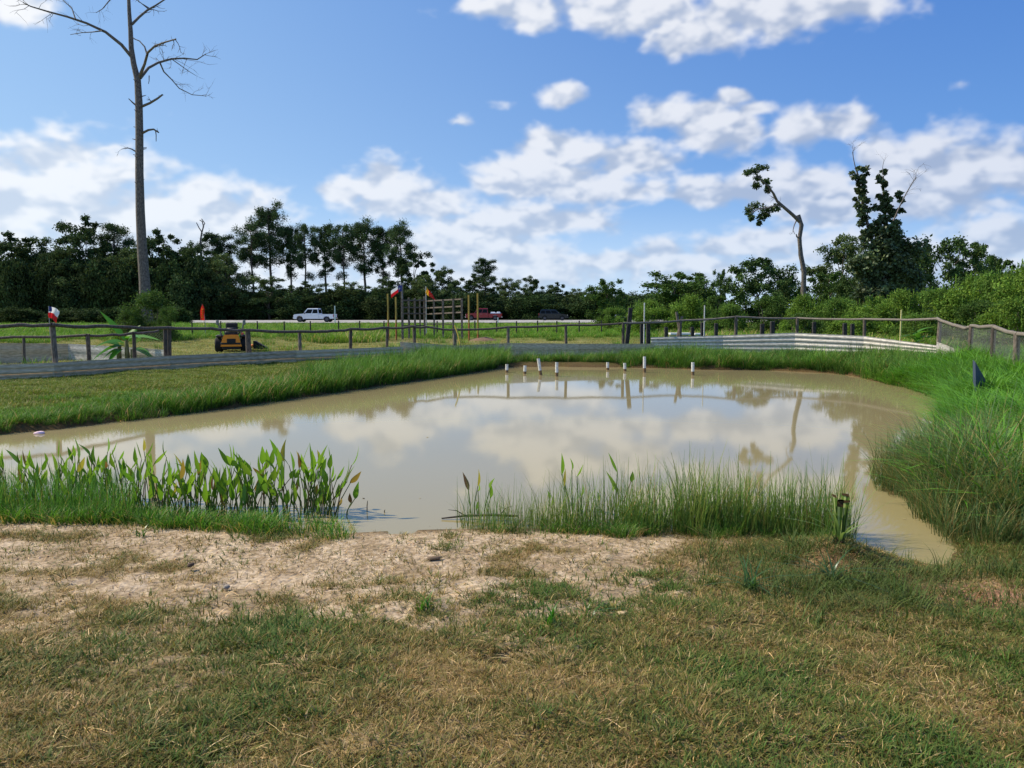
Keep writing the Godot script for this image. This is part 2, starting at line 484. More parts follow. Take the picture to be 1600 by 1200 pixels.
func ground() -> void:
	var rs := PackedFloat32Array([0.35])
	while rs[-1] < 45.0: rs.append(rs[-1] * 1.014 + 0.004)
	while rs[-1] < 3000.0: rs.append(rs[-1] * 1.06)
	var an := PackedFloat32Array()
	var a := -PI
	while a < PI - 0.001:
		an.append(a)
		a += deg_to_rad(0.32) if absf(a + 0.003) < deg_to_rad(44.0) else deg_to_rad(4.0)
	var b := Buf.new()
	var na := an.size(); var nr := rs.size()
	for i in nr:
		for k in na:
			var x := sin(an[k]) * rs[i]; var z := -cos(an[k]) * rs[i]
			var y := land(x, z) if rs[i] < 220.0 else 0.1
			b.v.append(Vector3(x, y, z))
			b.c.append(ground_color(x, z) if rs[i] < 220.0 else lin(90, 112, 50))
	for i in nr:
		for k in na:
			var e := b.v[i * na + (k + 1) % na] - b.v[i * na + (k + na - 1) % na]
			var g := b.v[mini(i + 1, nr - 1) * na + k] - b.v[maxi(i - 1, 0) * na + k]
			b.n.append(e.cross(g).normalized())
			b.uv.append(Vector2(b.v[i * na + k].x, b.v[i * na + k].z))
	if b.n[10].y < 0.0:
		for k in b.n.size(): b.n[k] = -b.n[k]
	for i in nr - 1:
		for k in na:
			var p := i * na + k; var q := i * na + (k + 1) % na
			b.tri(p, q, q + na); b.tri(p, q + na, p + na)
	var m := mat(Color.WHITE, 0.95, 0.0, true)
	m.metallic_specular = 0.2
	grain(m, noise_tex(0.012, Color(0.80, 0.78, 0.75), Color(1, 1, 1), 41, 1024, 7), Vector3.ONE * 1.1)
	m.heightmap_enabled = true
	m.heightmap_texture = noise_tex(0.011, Color.BLACK, Color.WHITE, 43, 1024, 7)
	m.heightmap_scale = 0.9
	var o := obj("ground", b, m)
	tag(o, "sandy bank, pond bed and flat grassy field round the pond", "ground", "", "structure")
func water() -> void:
	var b := Buf.new()
	var y := 0.0
	b.poly([Vector3(-26, y, -5.2), Vector3(16, y, -5.2), Vector3(16, y, -30), Vector3(-26, y, -30)])
	var m := mat(lin(158, 145, 104), 0.035)
	m.metallic_specular = 0.36
	m.normal_enabled = true
	var f := FastNoiseLite.new()
	f.seed = 77; f.frequency = 0.012; f.fractal_octaves = 5; f.fractal_gain = 0.55
	var im := f.get_seamless_image(1024, 1024)
	im.bump_map_to_normal_map(1.0)
	m.normal_texture = ImageTexture.create_from_image(im)
	m.normal_scale = 0.045
	m.uv1_triplanar = true; m.uv1_world_triplanar = true
	m.uv1_scale = Vector3(0.55, 0.55, 0.55)
	var o := obj("pond_water", b, m)
	tag(o, "still muddy tan pond water mirroring the sky and the trees", "water", "", "structure")
func road() -> void:
	var b := Buf.new()
	for i in 60:
		var x0 := -300.0 + i * 10.0; var x1 := x0 + 10.0
		b.poly([Vector3(x0, 0.26, road_z(x0, 0)), Vector3(x1, 0.26, road_z(x1, 0)), Vector3(x1, 0.30, road_z(x1, 0.5)), Vector3(x0, 0.30, road_z(x0, 0.5))])
		b.poly([Vector3(x0, 0.30, road_z(x0, 0.5)), Vector3(x1, 0.30, road_z(x1, 0.5)), Vector3(x1, 0.26, road_z(x1, 1)), Vector3(x0, 0.26, road_z(x0, 1))])
	var m := grain(mat(Color.WHITE, 0.9), noise_tex(0.02, Color8(150, 146, 140), Color8(184, 180, 172), 51, 512), Vector3.ONE * 0.08)
	tag(obj("road", b, m), "pale concrete highway crossing behind the field", "road", "", "structure")
	var e := Buf.new()
	for k in [0.04, 0.96]:
		for i in 60:
			var x0 := -300.0 + i * 10.0; var x1 := x0 + 10.0
			e.poly([Vector3(x0, 0.272, road_z(x0, k)), Vector3(x1, 0.272, road_z(x1, k)), Vector3(x1, 0.274, road_z(x1, k + 0.006)), Vector3(x0, 0.274, road_z(x0, k + 0.006))])
	tag(obj("road_marking", e, mat(lin(225, 225, 218), 0.7)), "white edge lines painted along the highway", "road marking", "", "structure")

# ---------------------------------------------------------------- grass: uncountable, scattered tufts
class Tufts:
	var xf := [[], [], [], []]
	var cc := [[], [], [], []]
	var k := 0
	func put(v: int, t: Transform3D, c: Color) -> void:
		xf[v].append(t); cc[v].append(c); k += 1
func tuft(seed_: int, count: int, h: Vector2, rad: float, w: float, lean: Vector2, c0: Color, c1: Color, dry: Color, dry_share: float, segs := 4) -> Buf:
	var r := RandomNumberGenerator.new()
	r.seed = seed_
	var b := Buf.new()
	for i in count:
		var a := r.randf() * TAU
		var q := sqrt(r.randf()) * rad
		var k := r.randf_range(0.72, 1.3)
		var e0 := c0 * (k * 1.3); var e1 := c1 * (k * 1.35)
		if r.randf() < dry_share:
			e0 = dry * k; e1 = dry * (k * 1.1)
		b.blade(Vector3(cos(a) * q, -0.012, sin(a) * q), a + r.randf_range(-1.2, 1.2), r.randf_range(h.x, h.y), r.randf_range(lean.x, lean.y), w * r.randf_range(0.7, 1.3), e0, e1, segs)
	return b
func grow(called: String, label: String, t: Tufts, variants: Array, m: Material, category := "grass") -> void:
	var root := Node3D.new()
	root.name = numbered(called)
	add_child(root)
	tag(root, label, category, "", "stuff")
	for v in variants.size():
		if t.xf[v].is_empty(): continue
		var mm := MultiMesh.new()
		mm.transform_format = MultiMesh.TRANSFORM_3D
		mm.use_colors = true
		mm.mesh = variants[v].mesh(m)
		mm.instance_count = t.xf[v].size()
		for i in t.xf[v].size():
			mm.set_instance_transform(i, t.xf[v][i])
			mm.set_instance_color(i, t.cc[v][i])
		var o := MultiMeshInstance3D.new()
		o.name = "tufts" if v == 0 else "tufts_%03d" % v
		o.multimesh = mm
		o.set_meta("kind", "stuff")
		root.add_child(o, true)
func stand(x: float, z: float, sc: float, tilt := 0.12, sink := 0.0) -> Transform3D:
	var b := Basis(Vector3.UP, rng.randf() * TAU) * Basis(Vector3.RIGHT, rng.randf_range(-tilt, tilt))
	return Transform3D(b.scaled(Vector3(sc, sc * rng.randf_range(0.85, 1.15), sc)), Vector3(x, land(x, z) - sink, z))
func tint(lo := 0.8, hi := 1.25) -> Color:
	var k := rng.randf_range(lo, hi)
	return Color(k * rng.randf_range(0.9, 1.12), k, k * rng.randf_range(0.85, 1.1))
func grasses() -> void:
	var g := leafy(0.6, 0.65)
	var straw := lin(196, 168, 118)
	# the near lawn, short, worn and partly dry
	var v := []
	for k in 4:
		v.append(tuft(100 + k, 13, Vector2(0.02, 0.05), 0.05, 0.0034, Vector2(0.4, 1.4), [lin(94, 84, 46), lin(78, 84, 40), lin(122, 100, 62), lin(62, 80, 34)][k], [lin(112, 105, 54), lin(90, 104, 46), lin(146, 124, 76), lin(74, 104, 40)][k], straw, [0.12, 0.05, 0.28, 0.03][k], 3))
	var t := Tufts.new()
	for i in 150000:
		var x := rng.randf_range(-6.4, 6.4); var z := rng.randf_range(-7.4, -1.2)
		if absf(x) > 0.78 * -z + 0.9: continue
		var s := shore(x, z)
		if s < 0.06: continue
		var c := cover(x, z) * (1.0 - 0.85 * exp(-(pow((x - 2.4) / 0.24, 2) + pow((z + 5.66) / 0.2, 2))))
		if rng.randf() > 0.03 + 0.97 * pow(c, 1.4): continue
		var n := n_mid.get_noise_2d(x * 1.1 + 7, z * 1.1) + 0.5 * n_fine.get_noise_2d(x * 2.0, z * 2.0)
		var k := 0
		var roll := rng.randf() * 0.9 + 0.12 + n * 0.8 - 0.2 * ss(0.25, 0.6, x / -z)
		if roll > 0.86: k = 2
		elif roll > 0.42: k = 0
		elif roll > 0.06: k = 1
		else: k = 3
		t.put(k, stand(x, z, rng.randf_range(0.6, 1.5) * (1.0 - 0.55 * n) * (1.25 if c < 0.25 else 1.0), 0.3), tint(0.7, 1.3))
	for i in 9000:
		var x := rng.randf_range(-5.6, 5.0); var z := rng.randf_range(-6.9, -3.0)
		if absf(x) > 0.74 * -z + 0.6 or shore(x, z) < 0.1: continue
		var n := n_fine.get_noise_2d(x * 3.5 + 30, z * 3.5) + n_mid.get_noise_2d(x * 2.0, z * 2.0 + 50)
		if rng.randf() > ss(-0.4, 0.4, n) * 0.8: continue
		t.put([0, 0, 1, 2][rng.randi() % 4], stand(x, z, 0.45 + 1.4 * pow(rng.randf(), 1.6), 0.25), tint(0.75, 1.25))
	grow("lawn_grass", "short worn lawn grass, half dry, on the near bank", t, v, g)
	# dry litter lying flat
	t = Tufts.new()
	v = []
	for k in 2:
		v.append(tuft(120 + k, 9, Vector2(0.015, 0.05), 0.06, 0.0028, Vector2(1.8, 3.0), straw, straw * 1.1, lin(120, 92, 58), 0.35, 3))
	for i in 34000:
		var x := rng.randf_range(-6.0, 6.0); var z := rng.randf_range(-7.2, -1.3)
		if absf(x) > 0.75 * -z + 0.8 or shore(x, z) < 0.12: continue
		var c := cover(x, z)
		if rng.randf() > 0.16 + 0.4 * c: continue
		t.put(i % 2, stand(x, z, rng.randf_range(0.6, 1.2), 0.25, 0.004), tint(0.6, 1.1))
	grow("dry_grass", "dry straw and dead grass lying on the sandy bank", t, v, mat(Color.WHITE, 0.8, 0.0, true), "dry grass")
	# crumbs of soil on the bare sand
	t = Tufts.new()
	v = []
	for k in 2:
		var b := Buf.new()
		b.col = lin(214, 182, 144) if k == 0 else lin(168, 136, 102)
		b.lathe(at(Vector3.ZERO), [Vector2(0, -0.4), Vector2(0.45, -0.25), Vector2(0.5, 0.05), Vector2(0.3, 0.36), Vector2(0, 0.42)], 7)
		for i in b.v.size(): b.v[i] *= 1.0 + 0.7 * n_fine.get_noise_3d(b.v[i].x * 3.0 + k * 9, b.v[i].y * 3.0, b.v[i].z * 3.0)
		v.append(b)
	for i in 5000:
		var x := rng.randf_range(-5.5, 4.5); var z := rng.randf_range(-7.0, -2.2)
		if absf(x) > 0.75 * -z + 0.6 or shore(x, z) < 0.04: continue
		var c := cover(x, z)
		if rng.randf() < c * 1.4 or n_fine.get_noise_2d(x * 4.0, z * 4.0) < -0.05: continue
		t.put(0 if rng.randf() < 0.7 else 1, stand(x, z, 0.005 + 0.022 * pow(rng.randf(), 3.0), 1.0), tint(0.8, 1.15))
	grow("soil_crumbs", "small crumbs and clods of sandy soil on the bare bank", t, v, mat(Color.WHITE, 0.95, 0.0, true), "soil")
	# reeds and fine tall grass at the near edge
	t = Tufts.new()
	v = []
	for k in 3:
		v.append(tuft(130 + k, 12, Vector2(0.10, 0.5), 0.09, 0.0042, Vector2(0.02, 0.5), lin(78, 104, 46), [lin(112, 144, 64), lin(104, 138, 76), lin(138, 150, 78)][k], lin(166, 148, 92), 0.12, 5))
	v.append(tuft(135, 22, Vector2(0.05, 0.16), 0.08, 0.0045, Vector2(0.2, 1.1), lin(66, 92, 36), lin(92, 132, 48), straw, 0.1, 4))
	for i in 9000:
		var px := rng.randf_range(690, 1330)
		var d := rng.randf_range(5.6, 8.2)
		var x := X(px, d); var z := -d
		var s := shore(x, z)
		var patch := n_mid.get_noise_2d(x * 3.4, 4.0 + z * 1.5)
		var thick := ss(690, 800, px) * (0.5 + 0.9 * patch) + 0.35 * ss(1080, 1200, px)
		if s < -0.3 + 0.2 * n_fine.get_noise_2d(x * 3.0, 1.0) or s > 0.2 + 0.5 * n_fine.get_noise_2d(x * 2.2, 7.0) + 0.12 * ss(1100, 1250, px): continue
		if rng.randf() > thick * 0.62: continue
		var hh := rng.randf_range(0.45, 1.3) * lerpf(0.75, 1.12, ss(760, 1000, px)) * (1.0 + 0.4 * patch)
		if s > 0.12: t.put(3, stand(x, z, rng.randf_range(0.7, 1.3)), tint())
		else: t.put(rng.randi() % 3, stand(x, z, hh * 1.1, 0.1), tint())
	for i in 2600:      # low green mat under the water plants at the left
		var px := rng.randf_range(-150, 530)
		var d := rng.randf_range(6.4, 8.4)
		if px > 420 and rng.randf() < 0.75: continue
		var x := X(px, d); var s := shore(x, -d)
		if s < -0.35 or s > 0.24 * (0.6 + n_mid.get_noise_2d(x * 3.0, 0.0)) + 0.1 or rng.randf() > 0.75: continue
		t.put(3, stand(x, -d, rng.randf_range(0.8, 1.7)), tint(0.8, 1.2) * Color(0.85, 1.0, 0.7))
	for i in 420:      # thin tall grass among the plants at the far left
		var px := rng.randf_range(-150, 190)
		var d := rng.randf_range(6.9, 8.4)
		var x := X(px, d); var s := shore(x, -d)
		if s < -0.9 or s > 0.12: continue
		t.put(rng.randi() % 2, stand(x, -d, rng.randf_range(0.9, 1.35), 0.1), tint(0.85, 1.2) * Color(0.8, 1.05, 0.7))
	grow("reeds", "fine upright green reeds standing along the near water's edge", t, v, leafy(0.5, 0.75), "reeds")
	# bits afloat near the shore
	t = Tufts.new()
	var fl := Buf.new()
	fl.col = Color.WHITE
	fl.leaf(Vector3.ZERO, Vector3(0.5, 0, 0.08), Vector3(0.06, 0, 0.22))
	for i in 420:
		var px := rng.randf_range(-60, 1500)
		var d := rng.randf_range(6.4, 24.0)
		var x := X(px, d); var s := shore(x, -d)
		if s > -0.05 or rng.randf() > exp(s * 1.1) + 0.06: continue
		var k := rng.randf_range(0.012, 0.05) * (1.0 + d * 0.05)
		t.put(0, Transform3D(Basis(Vector3.UP, rng.randf() * TAU).scaled(Vector3(k, k, k * rng.randf_range(0.4, 1.2))), Vector3(x, 0.003, -d)), [lin(92, 78, 48), lin(128, 128, 66), lin(64, 58, 44), lin(170, 150, 104)][rng.randi() % 4])
	grow("floating_debris", "scattered leaf bits and scum floating along the pond's edges", t, [fl], mat(Color.WHITE, 0.8, 0.0, true), "debris")
	# grass round the mound and at the right of the near bank
	t = Tufts.new()
	v = [tuft(140, 18, Vector2(0.05, 0.18), 0.09, 0.0042, Vector2(0.3, 1.6), lin(62, 78, 38), lin(92, 112, 54), straw, 0.0, 4), tuft(141, 14, Vector2(0.05, 0.15), 0.08, 0.004, Vector2(0.4, 1.6), lin(76, 86, 42), lin(102, 114, 58), straw, 0.0, 4)]
	for i in 5200:
		var px := rng.randf_range(1060, 1700)
		var d := rng.randf_range(4.3, 7.2)
		var x := X(px, d); var s := shore(x, -d)
		if s < 0.02: continue
		var q := exp(-(pow((x - 2.5) / 0.7, 2) + pow((d - 5.4) / 0.5, 2))) + 0.5 * exp(-(pow((x - 1.9) / 0.45, 2) + pow((d - 5.95) / 0.3, 2))) + 0.35 * ss(5.0, 6.6, d) * ss(1500, 1600, px)
		q *= 1.0 - 0.8 * exp(-Vector2((x - 2.42) * 0.9, d - 5.74).length_squared() / 0.06)
		q *= 1.0 - 0.95 * exp(-(pow((x - 3.15) / 0.42, 2) + pow((d - 5.13) / 0.3, 2)))
		if rng.randf() > q * 0.7: continue
		t.put(i % 2, stand(x, -d, rng.randf_range(0.6, 1.15)), tint(0.7, 1.15))
	grow("bank_weeds", "ragged green grass and weeds round the mound at the pond's near right corner", t, v, g)
	# the left bank: low and yellowish behind, longer at the edge
	t = Tufts.new()
	v = [tuft(150, 26, Vector2(0.03, 0.09), 0.16, 0.007, Vector2(0.3, 1.5), lin(84, 98, 38), lin(112, 130, 50), straw, 0.1, 3), tuft(151, 22, Vector2(0.05, 0.14), 0.15, 0.008, Vector2(0.3, 1.4), lin(74, 96, 36), lin(96, 136, 44), straw, 0.04, 3), tuft(152, 26, Vector2(0.16, 0.42), 0.14, 0.009, Vector2(0.2, 1.0), lin(54, 80, 28), lin(88, 132, 44), straw, 0.03, 4), tuft(153, 20, Vector2(0.25, 0.62), 0.15, 0.010, Vector2(0.1, 0.9), lin(58, 84, 32), lin(94, 130, 52), lin(160, 148, 96), 0.1, 4)]
	for i in 52000:
		var x := rng.randf_range(-19.0, 0.5); var z := rng.randf_range(-30.0, -11.5)
		var s := shore(x, z)
		var px := 800.0 + F * x / -z
		if s < 0.0 or s > 7.5 or px > 790 or px < -180: continue
		var k := 0
		var tall := ss(380, 620, px)
		var n := n_mid.get_noise_2d(x * 0.9, z * 0.9)
		if s < 0.5 + 0.5 * ss(250, 500, px) + 1.6 * tall + n: k = 2 if rng.randf() < 0.75 else 1
		elif s < 1.6 + n * 2.5: k = 1
		if k == 2 and tall > 0.4 and rng.randf() < 0.25: k = 3
		var sc := rng.randf_range(0.75, 1.3) * lerpf(1.0, 0.7, ss(2.5, 4.5, s))
		if s > 3.2: k = mini(k, 1)
		if k == 2: sc *= lerpf(0.55, 1.0, ss(100, 420, px))
		t.put(k, stand(x, z, sc, 0.15), tint(0.75, 1.25))
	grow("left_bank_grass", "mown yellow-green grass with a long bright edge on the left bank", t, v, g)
	# the far bank
	t = Tufts.new()
	for i in 30000:
		var x := rng.randf_range(-2.5, 17.0); var z := rng.randf_range(-34.0, -17.0)
		var s := shore(x, z)
		var px := 800.0 + F * x / -z
		if s < 0.02 or s > 7.0 or px < 765 or px > 1640: continue
		var n := n_mid.get_noise_2d(x * 0.8, z * 0.8)
		var far_left := 1.0 - ss(930, 1010, px)
		if far_left > 0.5 and s < 0.35 + n * 0.4: continue
		var k := 2
		if rng.randf() < 0.3: k = 3
		if rng.randf() < 0.22: k = 1
		if s > 3.4 or far_left > 0.5 and s > 1.5: k = 1 if rng.randf() < 0.8 else 2
		var sc := rng.randf_range(0.75, 1.2) * lerpf(1.0, 0.62, far_left) * (1.0 + 0.6 * n) * lerpf(1.0, 0.6, ss(1.5, 4.0, s) * (1.0 - ss(1480, 1560, px)))
		t.put(k, stand(x, z, sc, 0.15), tint(0.75, 1.2) * (Color(1.05, 1.0, 1.0) if n > 0.1 else Color.WHITE) * lerpf(0.65, 1.3, ss(-0.4, 0.4, n_fine.get_noise_2d(x * 2.0, z * 2.0))))
	grow("far_bank_grass", "tall green grass along the far bank below the metal barrier", t, v, g)
	# the right bank: fine blue-green grass at the edge, lush broad blades behind
	t = Tufts.new()
	v = [tuft(160, 26, Vector2(0.2, 0.62), 0.12, 0.0055, Vector2(0.15, 0.95), lin(62, 84, 46), lin(98, 124, 74), lin(160, 146, 92), 0.1, 5), tuft(161, 16, Vector2(0.2, 0.6), 0.13, 0.017, Vector2(0.3, 1.3), lin(60, 90, 30), lin(98, 146, 44), straw, 0.03, 5), tuft(162, 18, Vector2(0.15, 0.45), 0.13, 0.013, Vector2(0.3, 1.5), lin(58, 98, 30), lin(100, 156, 44), straw, 0.03, 5)]
	for i in 30000:
		var x := rng.randf_range(2.4, 15.0); var z := rng.randf_range(-22.0, -5.6)
		var s := shore(x, z)
		var d := -z
		var px := 800.0 + F * x / d
		if s < -0.06 or s > 8.0 or px < 1330 or px > 1780: continue
		if d < 6.35 + 0.35 * n_mid.get_noise_2d(x * 2.0, 0.0): continue
		if d > 12.0 and s > 4.0: continue
		if d < 7.2 and rng.randf() > ss(6.0, 7.2, d): continue
		var n := n_mid.get_noise_2d(x * 1.2, z * 1.2)
		var fine := 1.0 - ss(0.6, 1.4, s + n * 0.8)
		fine *= 1.0 - ss(9.5, 11.5, d)
		var k := 0 if rng.randf() < fine else 1 + rng.randi() % 2
		var sc := rng.randf_range(0.75, 1.3) * (1.05 + 0.85 * n)
		if k == 0: sc *= lerpf(0.7, 1.05, ss(0.0, 0.8, s))
		t.put(k, stand(x, z, sc, 0.2), tint(0.75, 1.2))
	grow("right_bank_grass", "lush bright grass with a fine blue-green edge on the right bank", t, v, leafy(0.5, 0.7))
	# the field behind the fence and the verge of the highway
	t = Tufts.new()
	v = [tuft(170, 40, Vector2(0.04, 0.12), 0.4, 0.012, Vector2(0.3, 1.4), lin(112, 116, 58), lin(146, 148, 80), straw, 0.2, 3), tuft(171, 60, Vector2(0.2, 0.6), 0.45, 0.02, Vector2(0.2, 0.9), lin(72, 100, 34), lin(108, 148, 48), straw, 0.05, 3), tuft(172, 60, Vector2(0.2, 0.55), 0.6, 0.03, Vector2(0.2, 0.9), lin(70, 96, 34), lin(112, 146, 50), straw, 0.08, 3)]
	for i in 15000:
		var px := rng.randf_range(-120, 1720)
		var d := 24.0 + 88.0 * pow(rng.randf(), 1.25)
		var x := X(px, d)
		if shore(x, -d) < 7.0: continue
		var n := n_mid.get_noise_2d(x * 0.35, d * 0.35)
		var k := 0
		if d > 50.0 + n * 8.0: k = 1
		if d > 78.0 and d < 88.0 + n * 6.0: k = 2
		if px < 300 and d > 44.0 + 6.0 * n: k = 1
		if px > 480 and px < 595 and d > 42.0 and d < 56.0: k = 2
		if px > 1020 and d > 34.0 + 3 * n: k = 2
		if k == 0 and rng.randf() < 0.1 * ss(0.0, 0.3, n): k = 1
		t.put(k, stand(x, -d, rng.randf_range(0.7, 1.3) * (0.7 if k == 1 and d < 60 else 0.5 if d > 92.0 else 1.0), 0.08), tint(0.8, 1.2))
	grow("field_grass", "mown field and taller bright verge between the fence and the highway", t, v, g)
# ---------------------------------------------------------------- trees and shrubs
var wild := []         # prototypes: {node, h, w}
func cloud_of_leaves(b: Buf, p: Vector3, r: Vector3, count: int, size: float, c: Color, k: RandomNumberGenerator, thin := 0.55, droop := 0.2) -> void:
	var own := c * k.randf_range(0.78, 1.28)
	for i in count:
		var d := Vector3(k.randfn(), k.randfn(), k.randfn()).normalized()
		var q := p + d * r * pow(k.randf(), 0.42) * (1.0 + 0.22 * k.randfn())
		var a := (Vector3(k.randfn(), k.randfn() * 0.7, k.randfn()) + d * 0.6 - Vector3.UP * droop).normalized()
		var w := a.cross(Vector3(k.randfn(), k.randfn(), k.randfn()) + d * 0.4).normalized()
		var s := size * k.randf_range(0.6, 1.35)
		var e := k.randf_range(0.72, 1.32)
		b.col = Color(own.r * e * k.randf_range(0.88, 1.16), own.g * e, own.b * e * k.randf_range(0.8, 1.15))
		b.leaf(q, a * s * 0.5, w * s * 0.5 * thin)
func bough(b: Buf, p: Vector3, q: Vector3, r0: float, r1: float, k: RandomNumberGenerator, sag := 0.1, sides := 6, seg := 5, crook := 0.035) -> void:
	var pts := []; var rad := []
	var l := p.distance_to(q)
	for i in seg + 1:
		var t := float(i) / seg
		var o := Vector3(k.randfn(), k.randfn(), k.randfn()) * l * crook if i > 0 and i < seg else Vector3.ZERO
		pts.append(p.lerp(q, t) + Vector3.UP * (sag * l * 4.0 * t * (1.0 - t)) + o)
		rad.append(lerpf(r0, r1, t))
	b.tube(pts, rad, sides, true, 0.1, k.randi())
func make_tree(called: String, kind: String, seed_: int, h: float, w: float, c: Color, leafm: Material, size: float, count: int) -> void:
	var k := RandomNumberGenerator.new()
	k.seed = seed_
	var root := Node3D.new()
	root.name = called
	var tr := Buf.new()
	var cr := Buf.new()
	if kind == "broad":
		var lean := Vector3(k.randf_range(-0.06, 0.06), 0, k.randf_range(-0.06, 0.06)) * h
		bough(tr, Vector3(0, -0.3, 0), Vector3(0, h * 0.5, 0) + lean, h * 0.022, h * 0.012, k, 0.0, 8, 6, 0.015)
		var nb := 26
		for i in nb:
			var t := (i + 0.5) / nb
			var y := h * lerpf(0.2, 0.94, t)
			var out := w * 0.5 * sqrt(maxf(0.05, 1.0 - pow((t - 0.42) / 0.62, 2))) * k.randf_range(0.35, 1.0)
			var a := i * 2.4 + k.randf_range(-0.5, 0.5)
			var p := Vector3(cos(a) * out, y, sin(a) * out) + lean * t
			if i % 2 == 0: bough(tr, Vector3(0, maxf(0.15 * h, y - 0.28 * h - out * 0.2), 0) + lean * t * 0.7, p, h * 0.007, h * 0.002, k, 0.04, 5, 4)
			var r := w * k.randf_range(0.13, 0.23) * (1.0 - 0.35 * t)
			for s in 3:
				var o := Vector3(k.randfn(), k.randfn() * 0.6, k.randfn()) * r * 0.75
				cloud_of_leaves(cr, p + o, Vector3(r, r * 0.72, r) * k.randf_range(0.5, 0.85), count / (nb * 3), size, c, k)
	elif kind == "pine":
		var top := Vector3(k.randf_range(-0.03, 0.03) * h, h * 0.97, 0)
		bough(tr, Vector3(0, -0.3, 0), top, h * 0.0155, h * 0.005, k, 0.0, 8, 8, 0.005)
		var nb := 26
		for i in nb:
			var t := float(i) / (nb - 1)
			var y := h * lerpf(0.5, 0.965, pow(t, 0.85) + k.randf_range(-0.03, 0.03))
			var out := w * 0.5 * sqrt(maxf(0.03, 1.0 - pow((t - 0.5) / 0.62, 2))) * (0.3 + 0.75 * sqrt(k.randf()))
			if t < 0.25 and k.randf() < 0.45: continue
			var a := i * 2.4 + k.randf_range(-0.9, 0.9)
			var base := Vector3(top.x * y / h, y - 0.03 * h, 0)
			var p := base + Vector3(cos(a) * out, h * k.randf_range(0.0, 0.05), sin(a) * out)
			bough(tr, base, p, h * 0.0042, h * 0.0012, k, -0.05, 5, 4)
			for s in 3:
				var q := base.lerp(p, k.randf_range(0.6, 1.05)) + Vector3(k.randfn(), k.randfn() * 0.5, k.randfn()) * w * 0.07
				var r := w * k.randf_range(0.09, 0.19)
				cloud_of_leaves(cr, q, Vector3(r, r * 0.9, r), count / (nb * 3), size, c, k, 0.26, -0.3)
		for i in 5:       # dead stubs low on the trunk
			var y := h * k.randf_range(0.25, 0.5)
			var a := k.randf() * TAU
			bough(tr, Vector3(0, y, 0), Vector3(cos(a), 0.2, sin(a)) * w * 0.16 + Vector3(0, y, 0), h * 0.002, h * 0.0008, k, 0.0, 4, 3)
	else:               # a shrub: many stems, foliage from the ground up, feathery top
		for i in 5:
			var a := k.randf() * TAU
			bough(tr, Vector3(cos(a) * w * 0.05, -0.2, sin(a) * w * 0.05), Vector3(cos(a) * w * 0.25, h * 0.75, sin(a) * w * 0.25), h * 0.012, h * 0.004, k, 0.05, 5, 4)
		var nb := 30
		for i in nb:
			var t := k.randf()
			var a := k.randf() * TAU
			var out := w * 0.5 * sqrt(k.randf()) * sqrt(maxf(0.06, 1.0 - pow(t, 2.2)))
			var p := Vector3(cos(a) * out, h * lerpf(0.1, 0.9, t), sin(a) * out)
			var r := minf(w, h) * k.randf_range(0.12, 0.24)
			cloud_of_leaves(cr, p, Vector3(r, r * 0.8, r), count / nb, size, c, k, 0.42, 0.0)
		if kind == "feather":
			for i in 60:
				var a := k.randf() * TAU
				var out := w * 0.5 * sqrt(k.randf())
				var y := h * 0.9 * sqrt(maxf(0.1, 1.0 - pow(2.0 * out / w, 2)))
				for s in 16:
					var q := Vector3(cos(a) * out, y + s * h * 0.012, sin(a) * out)
					cr.col = c * k.randf_range(0.8, 1.4)
					cr.leaf(q, Vector3(k.randfn(), 1.4, k.randfn()).normalized() * size * 0.6, Vector3(k.randfn(), 0.2, k.randfn()).normalized() * size * 0.13)
	obj("trunk" if kind in ["broad", "pine"] else "stems", tr, M.bark, root)
	obj("crown" if kind in ["broad", "pine"] else "foliage", cr, leafm, root)
	wild.append({"node": root, "h": h, "w": w, "used": false})
func plant(proto: int, px: float, top: float, depth: float, wide: float, label: String, called := "tree", category := "tree", group := "", turn := -1.0) -> Node3D:
	var q: Dictionary = wild[proto]
	var o: Node3D = q.node.duplicate()
	o.name = numbered(called)
	add_child(o)
	var x := X(px, depth)
	var y := land(x, -depth)
	var sy: float = (D(px, top, depth).y - y) / q.h
	var sx: float = clampf(wide * depth / F / q.w, sy * 0.45, sy * 1.9)
	o.position = Vector3(x, y, -depth)
	o.basis = Basis(Vector3.UP, rng.randf() * TAU if turn < 0.0 else turn).scaled(Vector3(sx, sy, sx))
	tag(o, label, category, group)
	return o
